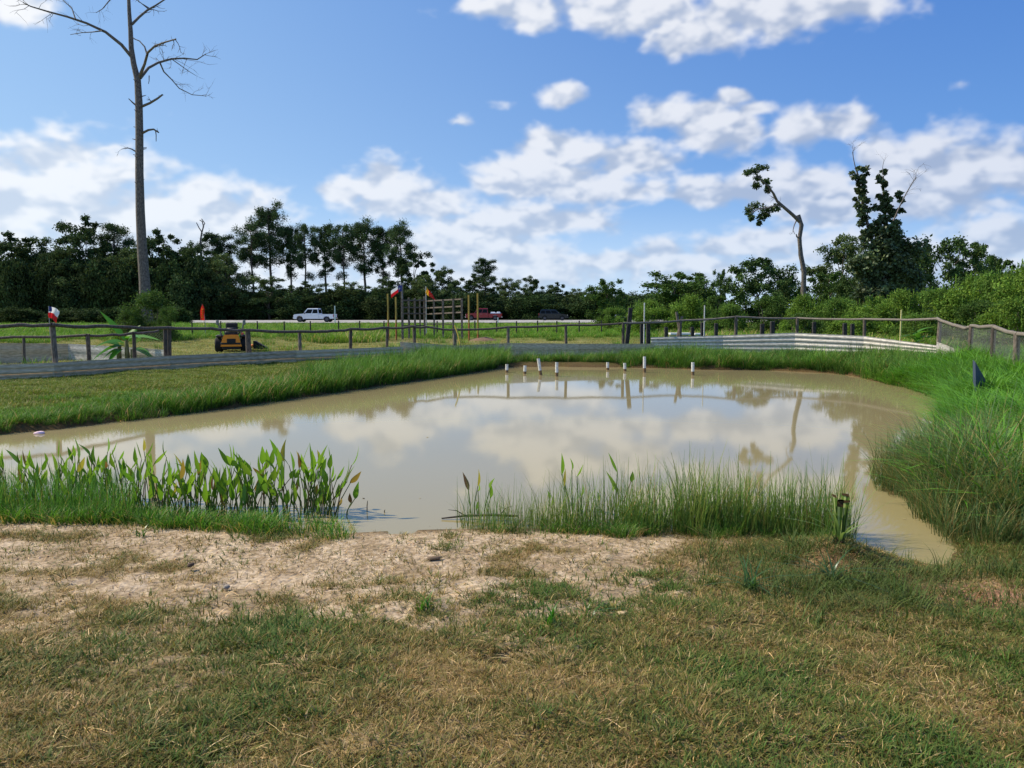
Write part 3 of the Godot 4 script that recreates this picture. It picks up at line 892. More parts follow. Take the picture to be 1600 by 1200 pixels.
func trees() -> void:
	M.bark = grain(mat(Color.WHITE, 0.9), noise_tex(0.03, Color8(74, 62, 52), Color8(134, 118, 104), 61, 256), Vector3(3, 0.6, 3), false)
	var dark := leafy(0.7, 0.3)
	dark.metallic_specular = 0.15
	var light := leafy(0.65, 0.6)
	light.metallic_specular = 0.2
	make_tree("broad_tree", "broad", 201, 14.0, 9.5, lin(80, 98, 58), dark, 0.34, 17000)
	make_tree("broad_tree", "broad", 202, 14.0, 8.5, lin(72, 90, 54), dark, 0.34, 17000)
	make_tree("broad_tree", "broad", 203, 13.0, 10.0, lin(90, 106, 64), dark, 0.34, 17000)
	make_tree("pine_tree", "pine", 204, 20.0, 6.6, lin(74, 94, 58), dark, 0.44, 15000)
	make_tree("pine_tree", "pine", 205, 20.0, 6.0, lin(68, 88, 54), dark, 0.44, 14000)
	make_tree("pine_tree", "pine", 206, 20.0, 7.2, lin(76, 96, 60), dark, 0.44, 16000)
	make_tree("shrub", "feather", 207, 4.0, 5.0, lin(112, 142, 60), light, 0.2, 12000)
	make_tree("shrub", "shrub", 208, 4.0, 5.0, lin(80, 106, 52), light, 0.2, 12000)
	make_tree("broad_tree", "broad", 209, 6.0, 5.2, lin(76, 102, 50), light, 0.22, 12000)
	make_tree("broad_tree", "broad", 210, 6.0, 6.4, lin(76, 98, 56), dark, 0.22, 12500)
	make_tree("shrub", "feather", 211, 4.0, 5.6, lin(102, 132, 60), light, 0.2, 12000)
	# the wood beyond the highway
	var wood := "trees of the wood beyond the highway"
	var L := [
		[0, -70, 372, 150, 130, "broad dark tree at the wood's left end, cut by the frame"], [1, 14, 366, 150, 110, "broad dark tree at the photo's left edge, low even crown"], [2, 62, 374, 154, 95, "dark rounded tree left of the two-peaked crown, above the small tricolour flag"],
		[1, 128, 340, 152, 88, "tallest broad tree left of the great dead trunk"], [0, 100, 385, 146, 80, "dark tree with pale vines, right above the small tricolour flag"], [3, 182, 352, 158, 60, "open-crowned tree just left of the great dead trunk"], [2, 205, 390, 148, 90, "dark bushy tree behind the foot of the dead trunk"],
		[1, 255, 362, 152, 85, "round dark tree just right of the dead trunk"], [0, 300, 378, 150, 70, "dark tree left of the thin pale snag"], [4, 340, 362, 160, 56, "small pine right of the thin pale snag"], [2, 350, 400, 150, 90, "low bushy tree between the small pine and the tall pines"],
		[3, 398, 350, 158, 46, "left one of the two tall pines over the white pickup"], [5, 426, 319, 160, 58, "tallest pine of the wood, above the white pickup's left"], [4, 456, 352, 160, 36, "slim pine right of the tallest pine"], [3, 477, 352, 158, 38, "dense pine at the right end of the first pine group"],
		[4, 511, 348, 160, 42, "leftmost pine of the second pine group, bare lower trunk"], [3, 540, 352, 158, 40, "second pine of the second group, twin puffs of needles"], [5, 572, 344, 160, 54, "widest pine of the second group, flat-topped"], [4, 598, 352, 161, 36, "pine right behind the flat-topped pine"], [5, 629, 348, 157, 46, "rightmost tall pine, above the tricolour flag on the lattice frame"],
		[1, 650, 388, 154, 60, "dark tree leaning out right of the last tall pine"], [0, 692, 417, 152, 62, "round tree above the right half of the lattice frame"], [2, 665, 432, 148, 60, "low dark tree behind the red and yellow flag"], [4, 757, 402, 165, 34, "lone small pine sticking out above the red pickup"], [1, 752, 428, 150, 56, "dense round tree behind the yellow poles"], [2, 795, 436, 160, 50, "pointed tree right behind the red pickup"],
		[0, 832, 432, 165, 48, "airy tree above the dark car's left"], [1, 868, 442, 165, 44, "dark tree straight above the dark car"], [2, 902, 452, 168, 46, "low rounded tree right of the dark car"], [0, 938, 456, 170, 46, "far low tree behind the bright sapling"],
		[0, 420, 432, 148, 70, "dark leafy tree below the tallest pine"], [1, 490, 440, 148, 60, "bushy tree straight behind the white pickup's bed"], [2, 545, 442, 150, 64, "dark bushy tree between the pickup and the lattice frame"], [0, 605, 434, 148, 60, "dark bushy tree behind the left yellow poles"], [2, 712, 440, 150, 50, "dark tree behind the lattice frame's right end"], [1, 985, 462, 172, 60, "far tree just right of the bright sapling"]]
	for q in L:
		plant(q[0], q[1], q[2], q[3], q[4], q[5], "pine_tree" if q[0] in [3, 4, 5] else "broadleaf_tree", "pine" if q[0] in [3, 4, 5] else "tree", wood)
	# undergrowth of the wood: one mass
	var t := Tufts.new()
	for i in 520:
		var px := rng.randf_range(-260, 1120)
		var d := rng.randf_range(143.0, 176.0)
		var top := 402.0 if px < 350 else 452.0 if px < 680 else 456.0
		var x := X(px, d)
		var h := (485.0 - top) / F * d + 1.7
		h *= rng.randf_range(0.5, 1.05)
		var b := Basis(Vector3.UP, rng.randf() * TAU).scaled(Vector3(1.5, h / 4.0, 1.5))
		t.put(i % 2, Transform3D(b, Vector3(x, 0.0, -d)), tint(0.6, 1.0) * Color(0.85, 0.9, 0.95))
	for i in 150:      # low scrub before the highway at the left
		var px := rng.randf_range(-220, 285)
		var d := rng.randf_range(101.0, 107.0)
		var h := rng.randf_range(0.9, 2.4)
		var b := Basis(Vector3.UP, rng.randf() * TAU).scaled(Vector3(0.9, h / 4.0, 0.9))
		t.put(i % 2, Transform3D(b, Vector3(X(px, d), 0.0, -d)), tint(0.7, 1.0) * Color(0.9, 0.95, 0.9))
	var und := []
	for k in 2:
		var b := Buf.new()
		var r := RandomNumberGenerator.new()
		r.seed = 400 + k
		for i in 26:
			var a := r.randf() * TAU
			var p := Vector3(cos(a) * 1.8 * sqrt(r.randf()), r.randf_range(0.2, 3.6), sin(a) * 1.8 * sqrt(r.randf()))
			cloud_of_leaves(b, p, Vector3(0.8, 0.7, 0.8), 170, 0.28, lin(74, 92, 54), r)
		und.append(b)
	grow("undergrowth", "dark dense undergrowth filling the wood beyond the highway", t, und, dark, "undergrowth")
	# shrubs and trees at the right, nearer
	var R := [
		[8, 952, 436, 66, 66, "slender bright green sapling at the highway's end, left of the leaning black timber", "sapling_tree", "tree"],
		[10, 960, 480, 64, 62, "low dark bush at the foot of the bright sapling", "shrub", "shrub"],
		[8, 1050, 424, 78, 120, "wide green tree above the crossed grey timbers", "broadleaf_tree", "tree"], [9, 1070, 440, 84, 110, "dark half of the tree mass right above the thin white pole", "broadleaf_tree", "tree"], [8, 1123, 421, 88, 34, "small round-headed sapling between the two large green trees", "sapling_tree", "tree"], [8, 1125, 462, 70, 80, "low green tree under the round-headed sapling", "broadleaf_tree", "tree"],
		[9, 1186, 404, 70, 110, "dark dense tree left of the leaning dead tree", "broadleaf_tree", "tree"], [9, 1215, 436, 68, 80, "dark low tree left beside the leaning dead trunk", "broadleaf_tree", "tree"],
		[2, 1312, 370, 84, 92, "grey-green tree with flat boughs left of the vine-clad trunks", "broadleaf_tree", "tree"], [8, 1290, 425, 72, 90, "green bushy tree right beside the leaning dead trunk", "broadleaf_tree", "tree"], [9, 1345, 420, 66, 80, "green bushy tree at the left foot of the vine-clad trunks", "broadleaf_tree", "tree"], [9, 1425, 385, 66, 90, "dark tree right beside the vine-clad trunks", "broadleaf_tree", "tree"],
		[9, 1482, 372, 76, 110, "dark tree with spreading top, right of the vine-clad trunks", "broadleaf_tree", "tree"], [1, 1520, 384, 90, 60, "dark tree behind the spreading one, near the photo's right", "broadleaf_tree", "tree"], [8, 1546, 399, 80, 44, "small pointed tree above the right hedge", "broadleaf_tree", "tree"], [8, 1600, 402, 70, 90, "green tree at the photo's right edge above the hedge", "broadleaf_tree", "tree"], [9, 1660, 400, 70, 100, "green tree beyond the photo's right edge", "broadleaf_tree", "tree"],
		[6, 1010, 470, 58, 80, "feathery shrub behind the two black posts", "shrub", "shrub"], [6, 1080, 462, 56, 80, "feathery pale shrub behind the crossed timbers", "shrub", "shrub"], [10, 1140, 474, 54, 70, "low shrub left of the leaning dead tree's foot", "shrub", "shrub"], [7, 1205, 462, 56, 80, "shadowed shrub at the dark tree's foot", "shrub", "shrub"],
		[6, 1262, 462, 52, 74, "pale shrub at the foot of the leaning dead tree", "shrub", "shrub"], [10, 1310, 465, 50, 80, "feathery shrub in front of the vine-clad trunks, left one", "shrub", "shrub"], [6, 1362, 466, 48, 84, "feathery shrub right below the vine-clad trunks", "shrub", "shrub"], [6, 1412, 455, 46, 90, "bright shrub over the yellowish stake", "shrub", "shrub"],
		[10, 1462, 450, 45, 100, "green shrub behind the corner fence post", "shrub", "shrub"], [6, 1510, 432, 44, 110, "tall feathery shrub in the right hedge, left one", "shrub", "shrub"], [10, 1560, 424, 42, 120, "tall green shrub in the right hedge, above the netting", "shrub", "shrub"], [6, 1612, 412, 40, 130, "tallest feathery shrub at the photo's right edge", "shrub", "shrub"], [10, 1690, 410, 38, 140, "feathery shrub beyond the photo's right edge", "shrub", "shrub"],
		[7, 1540, 470, 36, 100, "low dark shrub behind the netting", "shrub", "shrub"], [6, 1590, 468, 34, 110, "low shrub behind the right end of the netting", "shrub", "shrub"], [10, 1440, 490, 40, 90, "low shrub behind the corrugated barrier's right half", "shrub", "shrub"], [6, 1340, 490, 42, 90, "low shrub behind the corrugated barrier's middle", "shrub", "shrub"], [7, 1255, 490, 44, 80, "low shrub behind the corrugated barrier's left half", "shrub", "shrub"],
		[7, 233, 455, 47, 92, "rounded olive bush at the great dead trunk's foot", "shrub", "shrub"], [7, 262, 480, 44, 46, "low bush at the right side of the olive bush", "shrub", "shrub"], [7, 205, 484, 46, 50, "low bush left of the dead trunk behind the banana leaves", "shrub", "shrub"]]
	for q in R:
		plant(q[0], q[1], q[2], q[3], q[4], q[5], q[6], q[7], "trees and shrubs right of the highway" if q[1] > 900 else "bushes round the dead trunk")
	for q in wild: q.node.free()
func px_path(list: Array, depth: float, lean := 0.0) -> Array:
	var r := []
	for i in list.size():
		r.append(D(list[i].x, list[i].y, depth + lean * i / maxf(1.0, list.size() - 1)))
	return r
func taper(n: int, a: float, b: float) -> Array:
	var r := []
	for i in n: r.append(lerpf(a, b, float(i) / (n - 1)))
	return r
func twigs(b: Buf, path: Array, r0: float, count: int, length: float, k: RandomNumberGenerator, level := 0) -> void:
	for i in count:
		var t := k.randf_range(0.35, 1.0) * (path.size() - 1.001)
		var j := int(t)
		var p: Vector3 = path[j].lerp(path[j + 1], t - j)
		var d: Vector3 = (path[j + 1] - path[j]).normalized()
		var o := (d * 0.9 + Vector3(k.randfn(), k.randfn() * 0.8, k.randfn()) * 0.65).normalized()
		var l := length * k.randf_range(0.4, 1.1)
		var pts := [p]
		for s in 3:
			o = (o + Vector3(k.randfn(), k.randfn(), k.randfn()) * 0.22 + Vector3.UP * 0.03).normalized()
			pts.append(pts[-1] + o * l / 3.0)
		b.tube(pts, taper(4, r0, r0 * 0.35), 4, false)
		if level > 0: twigs(b, pts, r0 * 0.6, 3, length * 0.55, k, level - 1)
func dead_trees() -> void:
	var k := RandomNumberGenerator.new()
	k.seed = 77
	M.dead = grain(mat(Color.WHITE, 0.85), noise_tex(0.025, Color8(74, 66, 60), Color8(140, 128, 117), 62, 512), Vector3(1.2, 0.35, 1.2), true)
	var dp := 50.0
	var u := dp / F
	var t := thing("dead_tree", "towering bare dead trunk with a few crooked limbs, left of the field", "dead tree", Vector3(X(229, dp), land(X(229, dp), -dp), -dp))
	var o := -t.position
	var add := func(called: String, list: Array, r0: float, r1: float, lean: float, tw: int, tl: float, start := 0.0):
		var b := Buf.new()
		var p := px_path(list, dp + start, lean)
		for i in p.size(): p[i] += o
		b.tube(p, taper(p.size(), r0 * u, r1 * u), 10 if called == "trunk" else 7, true, 0.08, k.randi())
		if tw > 0: twigs(b, p, r1 * u * 0.7, tw, tl, k, 1)
		obj(called, b, M.dead, t)
	var b := Buf.new()
	var tp := px_path([Vector2(229, 520), Vector2(228, 480), Vector2(226, 440), Vector2(222, 385), Vector2(219, 330), Vector2(218, 270), Vector2(218, 210), Vector2(217, 160), Vector2(215, 125), Vector2(209, 100), Vector2(205, 75), Vector2(204, 48), Vector2(202, 18), Vector2(200, -30), Vector2(197, -80)], dp)
	for i in tp.size(): tp[i] += o
	var tr := []
	for e in [10.0, 8.8, 8.0, 7.2, 6.5, 6.0, 5.6, 5.2, 4.7, 4.0, 3.6, 3.2, 2.7, 2.0, 1.0]: tr.append(e * u)
	b.tube(tp, tr, 14, true, 0.05, 5)
	for i in 16:
		var y := k.randf_range(80, 300)
		var a := k.randf() * TAU
		var c: Vector3 = D(lerpf(206, 218, ss(80, 160, y)), y, dp) + o
		b.tube([c, c + Vector3(cos(a) * 0.42, 0.12, sin(a) * 0.42)], [0.05, 0.015], 5)
	obj("trunk", b, M.dead, t)
	add.call("limb", [Vector2(205, 88), Vector2(190, 70), Vector2(165, 50), Vector2(135, 36), Vector2(105, 26), Vector2(75, 18), Vector2(48, 10), Vector2(36, 4)], 2.6, 0.6, -3.0, 9, 1.6)
	add.call("limb", [Vector2(160, 48), Vector2(145, 50), Vector2(128, 51), Vector2(110, 54)], 1.0, 0.4, 1.0, 5, 1.0, -1.4)
	add.call("limb", [Vector2(118, 30), Vector2(112, 12), Vector2(100, 2), Vector2(92, -8)], 0.9, 0.3, 1.0, 4, 1.0, -2.0)
	add.call("limb", [Vector2(217, 122), Vector2(226, 100), Vector2(231, 82), Vector2(242, 72), Vector2(258, 66), Vector2(275, 61)], 2.4, 0.9, -2.0, 6, 0.9)
	add.call("limb", [Vector2(230, 86), Vector2(226, 73), Vector2(218, 64), Vector2(208, 60)], 1.3, 0.6, 0.5, 1, 0.5, -0.8)
	add.call("limb", [Vector2(219, 122), Vector2(232, 106), Vector2(247, 98), Vector2(268, 92), Vector2(288, 91), Vector2(308, 93), Vector2(322, 84)], 2.3, 0.6, 3.0, 12, 1.5)
	add.call("limb", [Vector2(250, 98), Vector2(256, 112), Vector2(268, 124), Vector2(280, 138), Vector2(300, 148), Vector2(322, 150)], 1.2, 0.4, 1.0, 8, 1.1, 1.0)
	add.call("limb", [Vector2(268, 92), Vector2(282, 102), Vector2(296, 112), Vector2(306, 118)], 0.8, 0.3, 1.0, 4, 0.9, 1.0)
	add.call("limb", [Vector2(222, 166), Vector2(234, 161), Vector2(246, 154), Vector2(254, 148)], 2.0, 1.2, -0.6, 2, 0.5)
	add.call("limb", [Vector2(222, 208), Vector2(232, 203), Vector2(240, 202), Vector2(248, 207)], 1.9, 1.0, -0.4, 1, 0.6)
	add.call("limb", [Vector2(243, 204), Vector2(244, 211), Vector2(244, 221)], 0.8, 0.5, 0.0, 0, 0.5, -0.3)
	add.call("limb", [Vector2(214, 166), Vector2(207, 160), Vector2(201, 154)], 1.4, 0.6, -0.4, 0, 0.5)
	add.call("limb", [Vector2(214, 238), Vector2(206, 233), Vector2(199, 231), Vector2(190, 233)], 1.2, 0.4, -0.4, 3, 0.5)
	add.call("limb", [Vector2(206, 38), Vector2(218, 26), Vector2(230, 16), Vector2(244, 8), Vector2(262, -4)], 2.0, 1.0, 1.0, 4, 1.0)
	add.call("limb", [Vector2(232, 14), Vector2(222, 6), Vector2(214, 0), Vector2(206, -10)], 0.9, 0.3, -1.0, 4, 0.9, 0.6)
	add.call("limb", [Vector2(201, -20), Vector2(184, -14), Vector2(170, 2), Vector2(160, 14), Vector2(150, 20)], 1.4, 0.3, -1.0, 8, 1.0)
	add.call("limb", [Vector2(233, 118), Vector2(233, 126), Vector2(232, 131)], 0.7, 0.4, 0.2, 0, 0.4, -0.4)
	# the thin snag in the wood
	var s := thing("dead_tree", "thin pale snag with a forked top, standing in the left of the wood", "dead tree", Vector3(X(314, 157), 0.1, -157))
	b = Buf.new()
	for list in [[Vector2(314, 500), Vector2(315, 440), Vector2(314, 400), Vector2(313, 378), Vector2(315, 364), Vector2(318, 354), Vector2(316, 346), Vector2(312, 344)], [Vector2(315, 362), Vector2(311, 356), Vector2(307, 348)], [Vector2(317, 355), Vector2(320, 349), Vector2(315, 342)], [Vector2(314, 384), Vector2(306, 388), Vector2(302, 384)]]:
		var p := px_path(list, 157.0, 0.5)
		for i in p.size(): p[i] -= s.position
		b.tube(p, taper(p.size(), 0.26 if list.size() > 4 else 0.11, 0.08), 6, true)
	obj("trunk", b, M.dead, s)
	# the leaning half-dead tree at the right
	dp = 62.0
	u = dp / F
	t = thing("leaning_tree", "half-dead tree with a broken top and one leaning limb, right of centre", "tree", Vector3(X(1257, dp), 0.2, -dp))
	o = -t.position
	b = Buf.new()
	tp = px_path([Vector2(1259, 490), Vector2(1256, 455), Vector2(1256, 425), Vector2(1251, 398), Vector2(1249, 372), Vector2(1252, 352), Vector2(1247, 336)], dp)
	for i in tp.size(): tp[i] += o
	b.tube(tp, taper(7, 4.2 * u, 2.9 * u), 9, true, 0.28, 9)
	obj("trunk", b, M.dead, t)
	add.call("limb", [Vector2(1249, 346), Vector2(1238, 335), Vector2(1226, 325), Vector2(1214, 314), Vector2(1209, 303), Vector2(1200, 291), Vector2(1190, 282), Vector2(1181, 275)], 3.0, 0.7, -2.0, 5, 0.8)
	add.call("limb", [Vector2(1222, 322), Vector2(1212, 321), Vector2(1200, 325), Vector2(1186, 326), Vector2(1176, 332)], 1.2, 0.5, -1.0, 5, 0.7, -0.8)
	add.call("limb", [Vector2(1245, 343), Vector2(1241, 352), Vector2(1239, 360), Vector2(1242, 366)], 1.0, 0.4, -0.4, 1, 0.4)
	add.call("limb", [Vector2(1249, 372), Vector2(1245, 370), Vector2(1244, 366)], 1.2, 0.8, -0.2, 0, 0.4)
	var lb := Buf.new()
	for q in [Vector4(1190, 262, 12, 5), Vector4(1178, 268, 10, 6), Vector4(1168, 270, 6, 5), Vector4(1197, 284, 7, 5), Vector4(1182, 290, 6, 5), Vector4(1200, 296, 5, 6), Vector4(1184, 279, 6, 4), Vector4(1180, 322, 10, 7), Vector4(1170, 330, 6, 8), Vector4(1200, 328, 12, 6), Vector4(1212, 325, 8, 6), Vector4(1190, 340, 8, 6), Vector4(1186, 349, 4, 4), Vector4(1174, 340, 5, 5), Vector4(1196, 335, 9, 6)]:
		var r: float = (q.z + q.w) * 0.5 * u
		cloud_of_leaves(lb, D(q.x, q.y, dp - 1.0 + k.randf_range(-0.5, 0.3)) + o, Vector3(q.z * u, q.w * u, r), 190, 0.22, lin(72, 92, 52), k, 0.5)
	obj("foliage", lb, leafy(0.5, 0.35), t)
	# the vine-clad twin trunks
	dp = 58.0
	u = dp / F
	t = thing("vine_tree", "twin trunks overgrown with dark vines, bare twigs above, right side", "tree", Vector3(X(1378, dp), 0.2, -dp))
	o = -t.position
	b = Buf.new()
	for list in [[Vector2(1380, 490), Vector2(1374, 430), Vector2(1364, 380), Vector2(1350, 330), Vector2(1343, 290), Vector2(1338, 262)], [Vector2(1382, 490), Vector2(1384, 420), Vector2(1383, 360), Vector2(1381, 310), Vector2(1380, 275)], [Vector2(1388, 440), Vector2(1396, 380), Vector2(1401, 345)]]:
		var p := px_path(list, dp, 0.3)
		for i in p.size(): p[i] += o
		b.tube(p, taper(p.size(), 4.0 * u, 1.2 * u), 8, true, 0.08, 3)
	obj("trunk", b, M.dead, t)
	add.call("limb", [Vector2(1338, 268), Vector2(1334, 250), Vector2(1332, 238), Vector2(1336, 230)], 0.8, 0.3, 0.0, 6, 1.0)
	add.call("limb", [Vector2(1380, 280), Vector2(1379, 262), Vector2(1381, 250)], 0.6, 0.2, 0.0, 3, 0.7)
	add.call("limb", [Vector2(1396, 345), Vector2(1406, 322), Vector2(1416, 302), Vector2(1426, 285), Vector2(1432, 277)], 1.2, 0.4, 0.0, 10, 1.1)
	lb = Buf.new()
	for q in [Vector4(1343, 262, 9, 6), Vector4(1334, 276, 7, 5), Vector4(1350, 270, 7, 6), Vector4(1342, 284, 11, 7), Vector4(1352, 296, 9, 7), Vector4(1340, 300, 9, 8), Vector4(1351, 312, 11, 9), Vector4(1342, 322, 8, 7), Vector4(1352, 332, 11, 9), Vector4(1346, 345, 10, 9), Vector4(1356, 356, 13, 12), Vector4(1346, 368, 9, 9), Vector4(1381, 268, 6, 5), Vector4(1378, 280, 7, 6), Vector4(1382, 294, 7, 7), Vector4(1377, 306, 8, 7), Vector4(1385, 316, 10, 8), Vector4(1374, 326, 10, 8), Vector4(1392, 330, 9, 7), Vector4(1384, 342, 13, 9), Vector4(1398, 346, 10, 8), Vector4(1370, 350, 10, 9), Vector4(1402, 328, 7, 7), Vector4(1388, 362, 18, 13), Vector4(1366, 374, 18, 14), Vector4(1406, 366, 10, 9), Vector4(1402, 386, 16, 13), Vector4(1378, 392, 24, 18), Vector4(1358, 400, 18, 16), Vector4(1398, 412, 26, 20), Vector4(1370, 424, 26, 20), Vector4(1416, 430, 22, 20), Vector4(1390, 446, 32, 22), Vector4(1354, 444, 24, 22), Vector4(1352, 420, 30, 24), Vector4(1416, 410, 24, 24), Vector4(1384, 404, 34, 26), Vector4(1372, 452, 40, 26), Vector4(1408, 456, 36, 24), Vector4(1386, 372, 22, 18), Vector4(1404, 306, 5, 6), Vector4(1409, 312, 5, 4)]:
		var big: float = q.z * q.w
		for e in 4:      # ragged lumps, not smooth balls
			var w := Vector2(k.randfn() * q.z * 0.5, k.randfn() * q.w * 0.5)
			cloud_of_leaves(lb, D(q.x + w.x, q.y + w.y, dp + k.randf_range(-0.6, 0.6) * q.z * u) + o, Vector3(q.z, q.w, q.z) * u * k.randf_range(0.35, 0.75), int(14 + big * 0.62), 0.27, lin(80, 94, 62) * k.randf_range(0.75, 1.3), k, 0.6)
	obj("vine_foliage", lb, leafy(0.45, 0.3), t)
# ---------------------------------------------------------------- sheet-metal barrier, rail fences, posts
func sheet(b: Buf, a0: Vector3, a1: Vector3, b0: Vector3, b1: Vector3, ribs: int, depth: float, out: Vector3) -> void:
	# a ribbed sheet from a (low a0, high a1) to b (low b0, high b1), bulging along out; 3 mm thick
	var rows := ribs * 4
	var la := []; var lb := []
	for i in rows + 1:
		var t := float(i) / rows
		var w := [0.0, 1.0, 1.0, 0.0][i % 4] as float
		la.append(a0.lerp(a1, t) + out * depth * w)
		lb.append(b0.lerp(b1, t) + out * depth * w)
	for i in rows:
		b.poly([la[i], lb[i], lb[i + 1], la[i + 1]])
		var k := out * -0.004
		b.poly([la[i] + k, la[i + 1] + k, lb[i + 1] + k, lb[i] + k])
	var k := out * -0.004
	b.poly([la[rows], lb[rows], lb[rows] + k, la[rows] + k])
	b.poly([la[0] + k, lb[0] + k, lb[0], la[0]])
func barrier() -> void:
	var zinc := []
	for k in 3:
		var m := mat(lin(150, 156, 164), 0.62, 0.08)
		grain(m, noise_tex(0.02, [Color8(168, 148, 116), Color8(176, 156, 124), Color8(150, 134, 108)][k], [Color8(218, 196, 160), Color8(224, 204, 168), Color8(202, 182, 150)][k], 70 + k, 512, 5), Vector3(0.5, 1.6, 0.5))
		m.albedo_color = Color.WHITE
		zinc.append(m)
	var bright := []
	for k in 3:
		var m := mat(Color.WHITE, 0.45, 0.2)
		grain(m, noise_tex(0.02, Color8(158, 152, 142), Color8(214, 207, 194), 80 + k, 512, 5), Vector3(0.5, 1.6, 0.5))
		bright.append(m)
	# nodes: pixel x, pixel y of the top edge, pixel y of the seam, distance
	var run := func(t: Node3D, nodes: Array, ribs: int, dep: float, mats: Array, seams: bool, step: float, r: int):
		var k := RandomNumberGenerator.new()
		k.seed = r
		for i in nodes.size() - 1:
			var n0: Vector3 = nodes[i]; var n1: Vector3 = nodes[i + 1]
			var p0 := D(n0.x, n0.y, n0.z); var p1 := D(n1.x, n1.y, n1.z)
			var parts := maxi(1, int(round(p0.distance_to(p1) / step)))
			for s in parts:
				var a := p0.lerp(p1, float(s) / parts); var c := p0.lerp(p1, float(s + 1) / parts)
				var dir := (c - a).normalized()
				var out := Vector3.UP.cross(dir).normalized()
				if out.dot(EYE - a) < 0: out = -out
				c += dir * 0.06
				var lift := out * (0.006 * ((s + i) % 2) + 0.002)
				var ga := land(a.x, a.z) - 0.06; var gc := land(c.x, c.z) - 0.06
				var j0 := k.randf_range(-0.012, 0.012); var j1 := k.randf_range(-0.012, 0.012)
				var mid0 := lerpf(ga, a.y, 0.47) + j0; var mid1 := lerpf(gc, c.y, 0.47) + j1
				var lo := Buf.new()
				var up := Buf.new()
				if seams:
					sheet(lo, Vector3(a.x, ga, a.z) + lift - out * 0.02, Vector3(a.x, mid0 + 0.03, a.z) + lift - out * 0.02, Vector3(c.x, gc, c.z) + lift - out * 0.02, Vector3(c.x, mid1 + 0.03, c.z) + lift - out * 0.02, ribs, dep, out)
					sheet(up, Vector3(a.x, mid0 - 0.01, a.z) + lift + out * 0.012, Vector3(a.x, a.y + j1, a.z) + lift, Vector3(c.x, mid1 - 0.01, c.z) + lift + out * 0.012, Vector3(c.x, c.y + j0, c.z) + lift, ribs, dep, out)
					for q in up.v.size(): up.v[q] -= t.position
					obj("metal_sheet", up, mats[k.randi() % 3], t)
				else:
					sheet(lo, Vector3(a.x, ga, a.z) + lift, Vector3(a.x, a.y, a.z) + lift, Vector3(c.x, gc, c.z) + lift, Vector3(c.x, c.y, c.z) + lift, ribs, dep, out)
				for q in lo.v.size(): lo.v[q] -= t.position
				obj("metal_sheet", lo, mats[k.randi() % 3], t)
	var base := D(300, 560, 22.5)
	var t := thing("metal_barrier", "low dull grey sheet-metal barrier along the left bank, two courses high", "metal barrier", Vector3(base.x, 0.3, base.z))
	run.call(t, [Vector3(-160, 575, 17.3), Vector3(-60, 572, 18.2), Vector3(80, 567, 19.3), Vector3(265, 556, 22.3), Vector3(460, 548, 25.2), Vector3(628, 541, 28.2)], 2, 0.012, zinc, true, 3.2, 1)
	base = D(820, 545, 29)
	t = thing("metal_barrier", "dull grey sheet-metal barrier along the far bank, behind the white pipe stakes", "metal barrier", Vector3(base.x, 0.3, base.z))
	run.call(t, [Vector3(625, 534, 28.4), Vector3(712, 540, 28.9), Vector3(795, 536, 29.4), Vector3(905, 537, 30.0), Vector3(1019, 537, 30.4)], 2, 0.012, zinc, false, 2.6, 2)
	base = D(1240, 535, 31)
	t = thing("metal_barrier", "shiny corrugated metal barrier along the right of the far bank", "metal barrier", Vector3(base.x, 0.4, base.z))
	run.call(t, [Vector3(1017, 527, 32.0), Vector3(1130, 524, 31.2), Vector3(1241, 520, 30.0), Vector3(1350, 525, 28.4), Vector3(1466, 540, 26.0)], 5, 0.022, bright, false, 3.0, 3)
	t = thing("metal_barrier", "sunlit white sheet-metal corner piece under the right corner post", "metal barrier", Vector3(D(1490, 550, 25).x, 0.4, -25))
	run.call(t, [Vector3(1464, 534, 26.0), Vector3(1490, 544, 24.6), Vector3(1514, 556, 23.2)], 2, 0.012, [bright[0], bright[1], bright[2]], false, 3.0, 4)
	t = thing("metal_barrier", "grey metal wall of the second pen at the far left", "metal barrier", Vector3(D(50, 540, 26).x, 0.3, -26))
	run.call(t, [Vector3(-120, 535, 25), Vector3(0, 536, 26), Vector3(108, 537, 27)], 2, 0.012, zinc, false, 3.2, 5)
	t = thing("metal_barrier", "white slanting metal sheets of the second pen, round the banana plant", "metal barrier", Vector3(D(180, 543, 26).x, 0.3, -26))
	run.call(t, [Vector3(105, 537, 27), Vector3(158, 540, 26.2), Vector3(212, 543, 25.4), Vector3(262, 547, 24.6)], 2, 0.014, [bright[0], bright[1], bright[2]], false, 2.0, 6)
	# a blue sheet stuck in the right bank
	var b := Buf.new()
	var p := D(1520, 562, 15.0); var q := D(1520, 610, 15.0)
	var r := D(1524, 566, 14.8); var e := D(1525, 612, 14.7)
	var f := D(1540, 594, 15.3); var g := D(1541, 610, 15.4)
	for k in [Vector3.ZERO, Vector3(0.012, 0, -0.014)]:
		b.poly([q + k, e + k, r + k, p + k])
		b.poly([e + k, g + k, f + k, r + k])
	b.poly([p, r, r + Vector3(0.012, 0, -0.014), p + Vector3(0.012, 0, -0.014)])
	b.poly([r, f, f + Vector3(0.012, 0, -0.014), r + Vector3(0.012, 0, -0.014)])
	tag(obj("blue_panel", b, mat(lin(58, 70, 92), 0.7)), "blue panel scrap standing in the right bank below the corner post", "panel")
